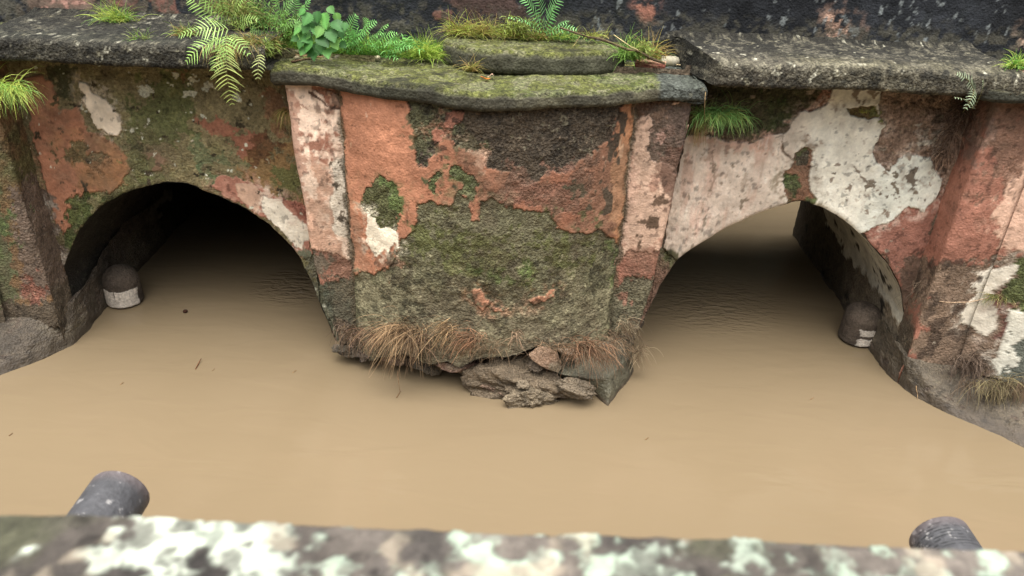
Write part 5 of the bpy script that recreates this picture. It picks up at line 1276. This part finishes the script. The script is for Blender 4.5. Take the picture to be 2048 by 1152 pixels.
def pebble(px, py, wpx, col, label, seed, z=-0.235, name='pebble', water=False, cat='pebble', grp='pebbles lying about', flat=0.75):
    p = cap_pt(px, py, 0, z) if not water else wp(px, py, 0); u = mpp(px, py, 1.0) ; r = wpx * u / 2
    o = chunk(name, px, py, 1.0, wpx, wpx * flat, wpx, (0, 0, 0), col, label, seed, cuts=0, rough=0.03, cat=cat, group=grp, mat=M_PL)
    o.location = (p[0], p[1], p[2] + r * flat); return o
pebble(593, 108, 12, (124, 120, 84), 'greenish round pebble behind the sticks', 31)
pebble(595, 120, 11, (182, 168, 134), 'pale round pebble at the tip of the sticks', 32)
pebble(755, 120, 12, (178, 166, 136), 'pale round pebble in front of the ferns', 33)
pebble(371, 625, 9, (72, 40, 26), 'dark round seed floating under the left arch', 34, water=True, name='seed', cat='seed')

for k, (fx, fy, fl, fc, lab) in enumerate([(240, 770, 7, (120, 92, 62), 'tiny brown fleck floating near the left edge of the channel'), (585, 746, 8, (140, 110, 76), 'tiny tan fleck floating left of the pier foot'), (424, 742, 6, (130, 104, 74), 'tiny fleck floating right of the little brown twig'), (18, 872, 8, (110, 84, 58), 'tiny dark fleck floating at the left edge'), (1290, 880, 7, (132, 104, 72), 'tiny fleck floating right of the rubble'), (1620, 800, 7, (136, 108, 78), 'tiny fleck floating near the right footing')]):
    q0 = wp(fx, fy, 0.001); q1 = wp(fx + fl, fy - fl * 0.6, 0.003)
    rod('floating_fleck', [q0, q1], 0.0016, 0.0010, fc, lab, 'debris', 'flecks floating on the water', 40 + k)
# red brick piece
def brick():
    import bmesh
    bm = bmesh.new(); bmesh.ops.create_cube(bm, size=1.0)
    for v in bm.verts: v.co = Vector((v.co.x * 0.108, v.co.y * 0.045, v.co.z * 0.030))
    bmesh.ops.bevel(bm, geom=list(bm.edges), offset=0.003, segments=2, affect='EDGES', profile=0.6)
    bmesh.ops.subdivide_edges(bm, edges=list(bm.edges), cuts=5, use_grid_fill=True)
    V = np.array([v.co[:] for v in bm.verts]); n = fbm(V, 30, 4, 3); n2 = fbm(V, 120, 3, 5)
    for v, a, b in zip(bm.verts, n, n2): v.co += v.co.normalized() * (0.0018 * a + 0.0008 * b); v.co.y += 0.006 * math.sin(v.co.x * 25)
    me = bpy.data.meshes.new('brick_fragment'); bm.to_mesh(me); bm.free()
    c = np.ones((len(V), 4), np.float32); k = sstep(0.1, 0.5, n2 + .4 * n)[:, None]
    c[:, :3] = s2l((126, 76, 62)) * (1 - k) + s2l((150, 106, 88)) * k; c[:, :3] *= (1 + 0.2 * n)[:, None]
    top = ((V[:, 2] > 0.012) & (V[:, 1] > 0.0))[:, None]; c[:, :3] = np.where(top, s2l((196, 156, 128)), c[:, :3])
    a = me.color_attributes.new('Col', 'FLOAT_COLOR', 'POINT'); a.data.foreach_set('color', c.ravel())
    g = me.attributes.new('grain', 'FLOAT', 'POINT'); g.data.foreach_set('value', np.full(len(V), 0.6, np.float32))
    o = link('brick_fragment', me, M_PL); p = cap_pt(1299, 141, 0.016); o.location = p; o.rotation_euler = (math.radians(12), math.radians(5), math.radians(-12))
    tag(o, 'broken red brick piece on the coping beside the ribbed bottle', 'brick')
brick()
# ribbed plastic bottle
def bottle():
    m, t, b = new_mat('milky_plastic'); b.inputs['Base Color'].default_value = (0.52, 0.48, 0.36, 1); b.inputs['Roughness'].default_value = 0.35
    b.inputs['Transmission Weight'].default_value = 0.25; b.inputs['IOR'].default_value = 1.3
    m2, t2, b2 = new_mat('brown_cap'); b2.inputs['Base Color'].default_value = (0.19, 0.07, 0.05, 1); b2.inputs['Roughness'].default_value = 0.5
    R = 0.0185; pr = [(0.001, 0.002), (R * 0.6, 0.0015), (R * 0.92, 0.0), (R, 0.004)]
    for h in np.linspace(0.006, 0.052, 70): pr.append((R * (1 + 0.045 * math.sin(h * 1100)), h))
    for a in np.linspace(0, 1, 12)[1:]: pr.append((R * (1 - 0.48 * a ** 1.3), 0.052 + 0.022 * a))
    V, F = lathe(pr, 36); V = V.copy(); V[:, 2] += 0.002 * np.sin(np.arctan2(V[:, 1], V[:, 0]) * 1.0)
    E = empty('plastic_bottle', cap_pt(1322, 133, 0.019)); tag(E, 'small ribbed milky plastic bottle lying on the coping end', 'bottle')
    q = Matrix.Rotation(math.radians(90), 4, 'Y')
    o1 = mesh_np('body', V, F, mat=m, parent=None); pr = [(0.0085, 0), (0.0095, 0.001), (0.0095, 0.012), (0.008, 0.0135), (0.0005, 0.0135)]
    V2, F2 = lathe(pr, 24); V2[:, 2] += 0.073; o2 = mesh_np('cap', V2, F2, mat=m2)
    for o in (o1, o2): o.parent = E
    E.matrix_world = Matrix.Translation(cap_pt(1320, 133, 0.020)) @ Matrix.Rotation(math.radians(6), 4, 'Z') @ q
bottle()
# orange leaf and dry litter
def dead_leaf(px, py, s_, col, label, seed, z=-0.237, name='dead_leaf', grp='fallen leaves', Y=None):
    rs = np.random.RandomState(seed); c = cap_pt(px, py, 0.003, z) if Y is None else loc(px, py, Y); L = s_ * mpp(px, py, 1.0)
    a = rs.uniform(0, 6.28); dr = np.array([math.cos(a), math.sin(a), 0.12]); lat = np.array([-math.sin(a), math.cos(a), 0.1])
    V = []; F = []
    for i in range(8):
        f = i / 7; w_ = 0.3 * math.sin(math.pi * min(1, f + 0.03)) * L
        for sg in (-1, 0, 1): V.append(c + dr * L * (f - .5) + lat * sg * w_ + np.array([0, 0, abs(sg) * 0.35 * w_ + 0.004 * math.sin(f * 5 + seed)]))
    for i in range(7):
        for j in (0, 1): k = i * 3 + j; F.append((k, k + 1, k + 4, k + 3))
    o = mesh_np(name, np.array(V), np.array(F), np.tile(s2l(col), (len(V), 1)), None, M_STRAW); tag(o, label, 'leaf', grp)
dead_leaf(970, 158, 22, (206, 116, 44), 'curled orange leaf on the moss in front of the plinth block', 3)
dead_leaf(981, 153, 12, (214, 176, 150), 'small pale petal beside the curled orange leaf', 4)
def litter():
    rs = np.random.RandomState(12); S = Strips()
    for k in range(420):
        px = rs.uniform(1972, 2090); Y = rs.uniform(0.99, 1.10); x, _ = at(px, 150, Y); p = np.array(M(x, Y, -0.2135)) + np.array([0, 0, rs.uniform(0, 0.012)])
        a = rs.uniform(0, 6.28); d = np.array([math.cos(a), math.sin(a), rs.normal() * 0.2]); L = rs.uniform(0.01, 0.05)
        c = [(150, 122, 104), (116, 88, 76), (190, 170, 150), (96, 72, 60)][rs.randint(4)]
        S.strip([p, p + d * L * .5 + np.array([0, 0, .004]), p + d * L], rs.uniform(0.002, 0.006), 0.0008, s2l(c), rs=rs)
    o = S.build('litter', M_STRAW); tag(o, 'dry leaf litter and straw on the coping at the right edge', 'litter', kind='stuff')
litter()

# ================================================================= added walls that hold light back, behind the arches and the viewer
far = empty('far_light_blocker', (0, 2.3 * K, 0)); tag(far, 'added dark wall far behind the arches, cuts the light from the far side', 'light blocker')  # added wall : cuts the skylight reaching the far arch ends
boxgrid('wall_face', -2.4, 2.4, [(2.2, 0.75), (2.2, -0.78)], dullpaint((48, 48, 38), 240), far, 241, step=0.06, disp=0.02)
hs2 = empty('back_light_blocker', (0, -0.9 * K, 0)); tag(hs2, 'added tall dark wall behind the viewer, blocks the low sky', 'wall')  # added unseen wall : hides the low front sky so the arches darken
boxgrid('wall_face', -3.0, 3.0, [(-0.95, 0.62), (-0.95, -0.78)], dullpaint((60, 54, 46), 242), hs2, 243, step=0.06, disp=0.01)
lb = empty('exit_light_blocker', (-0.9 * K, 2.0 * K, 0)); tag(lb, 'added dark block closing the left arch exit to view and light', 'masonry block')  # added block : shuts the left exit so that passage stays dark
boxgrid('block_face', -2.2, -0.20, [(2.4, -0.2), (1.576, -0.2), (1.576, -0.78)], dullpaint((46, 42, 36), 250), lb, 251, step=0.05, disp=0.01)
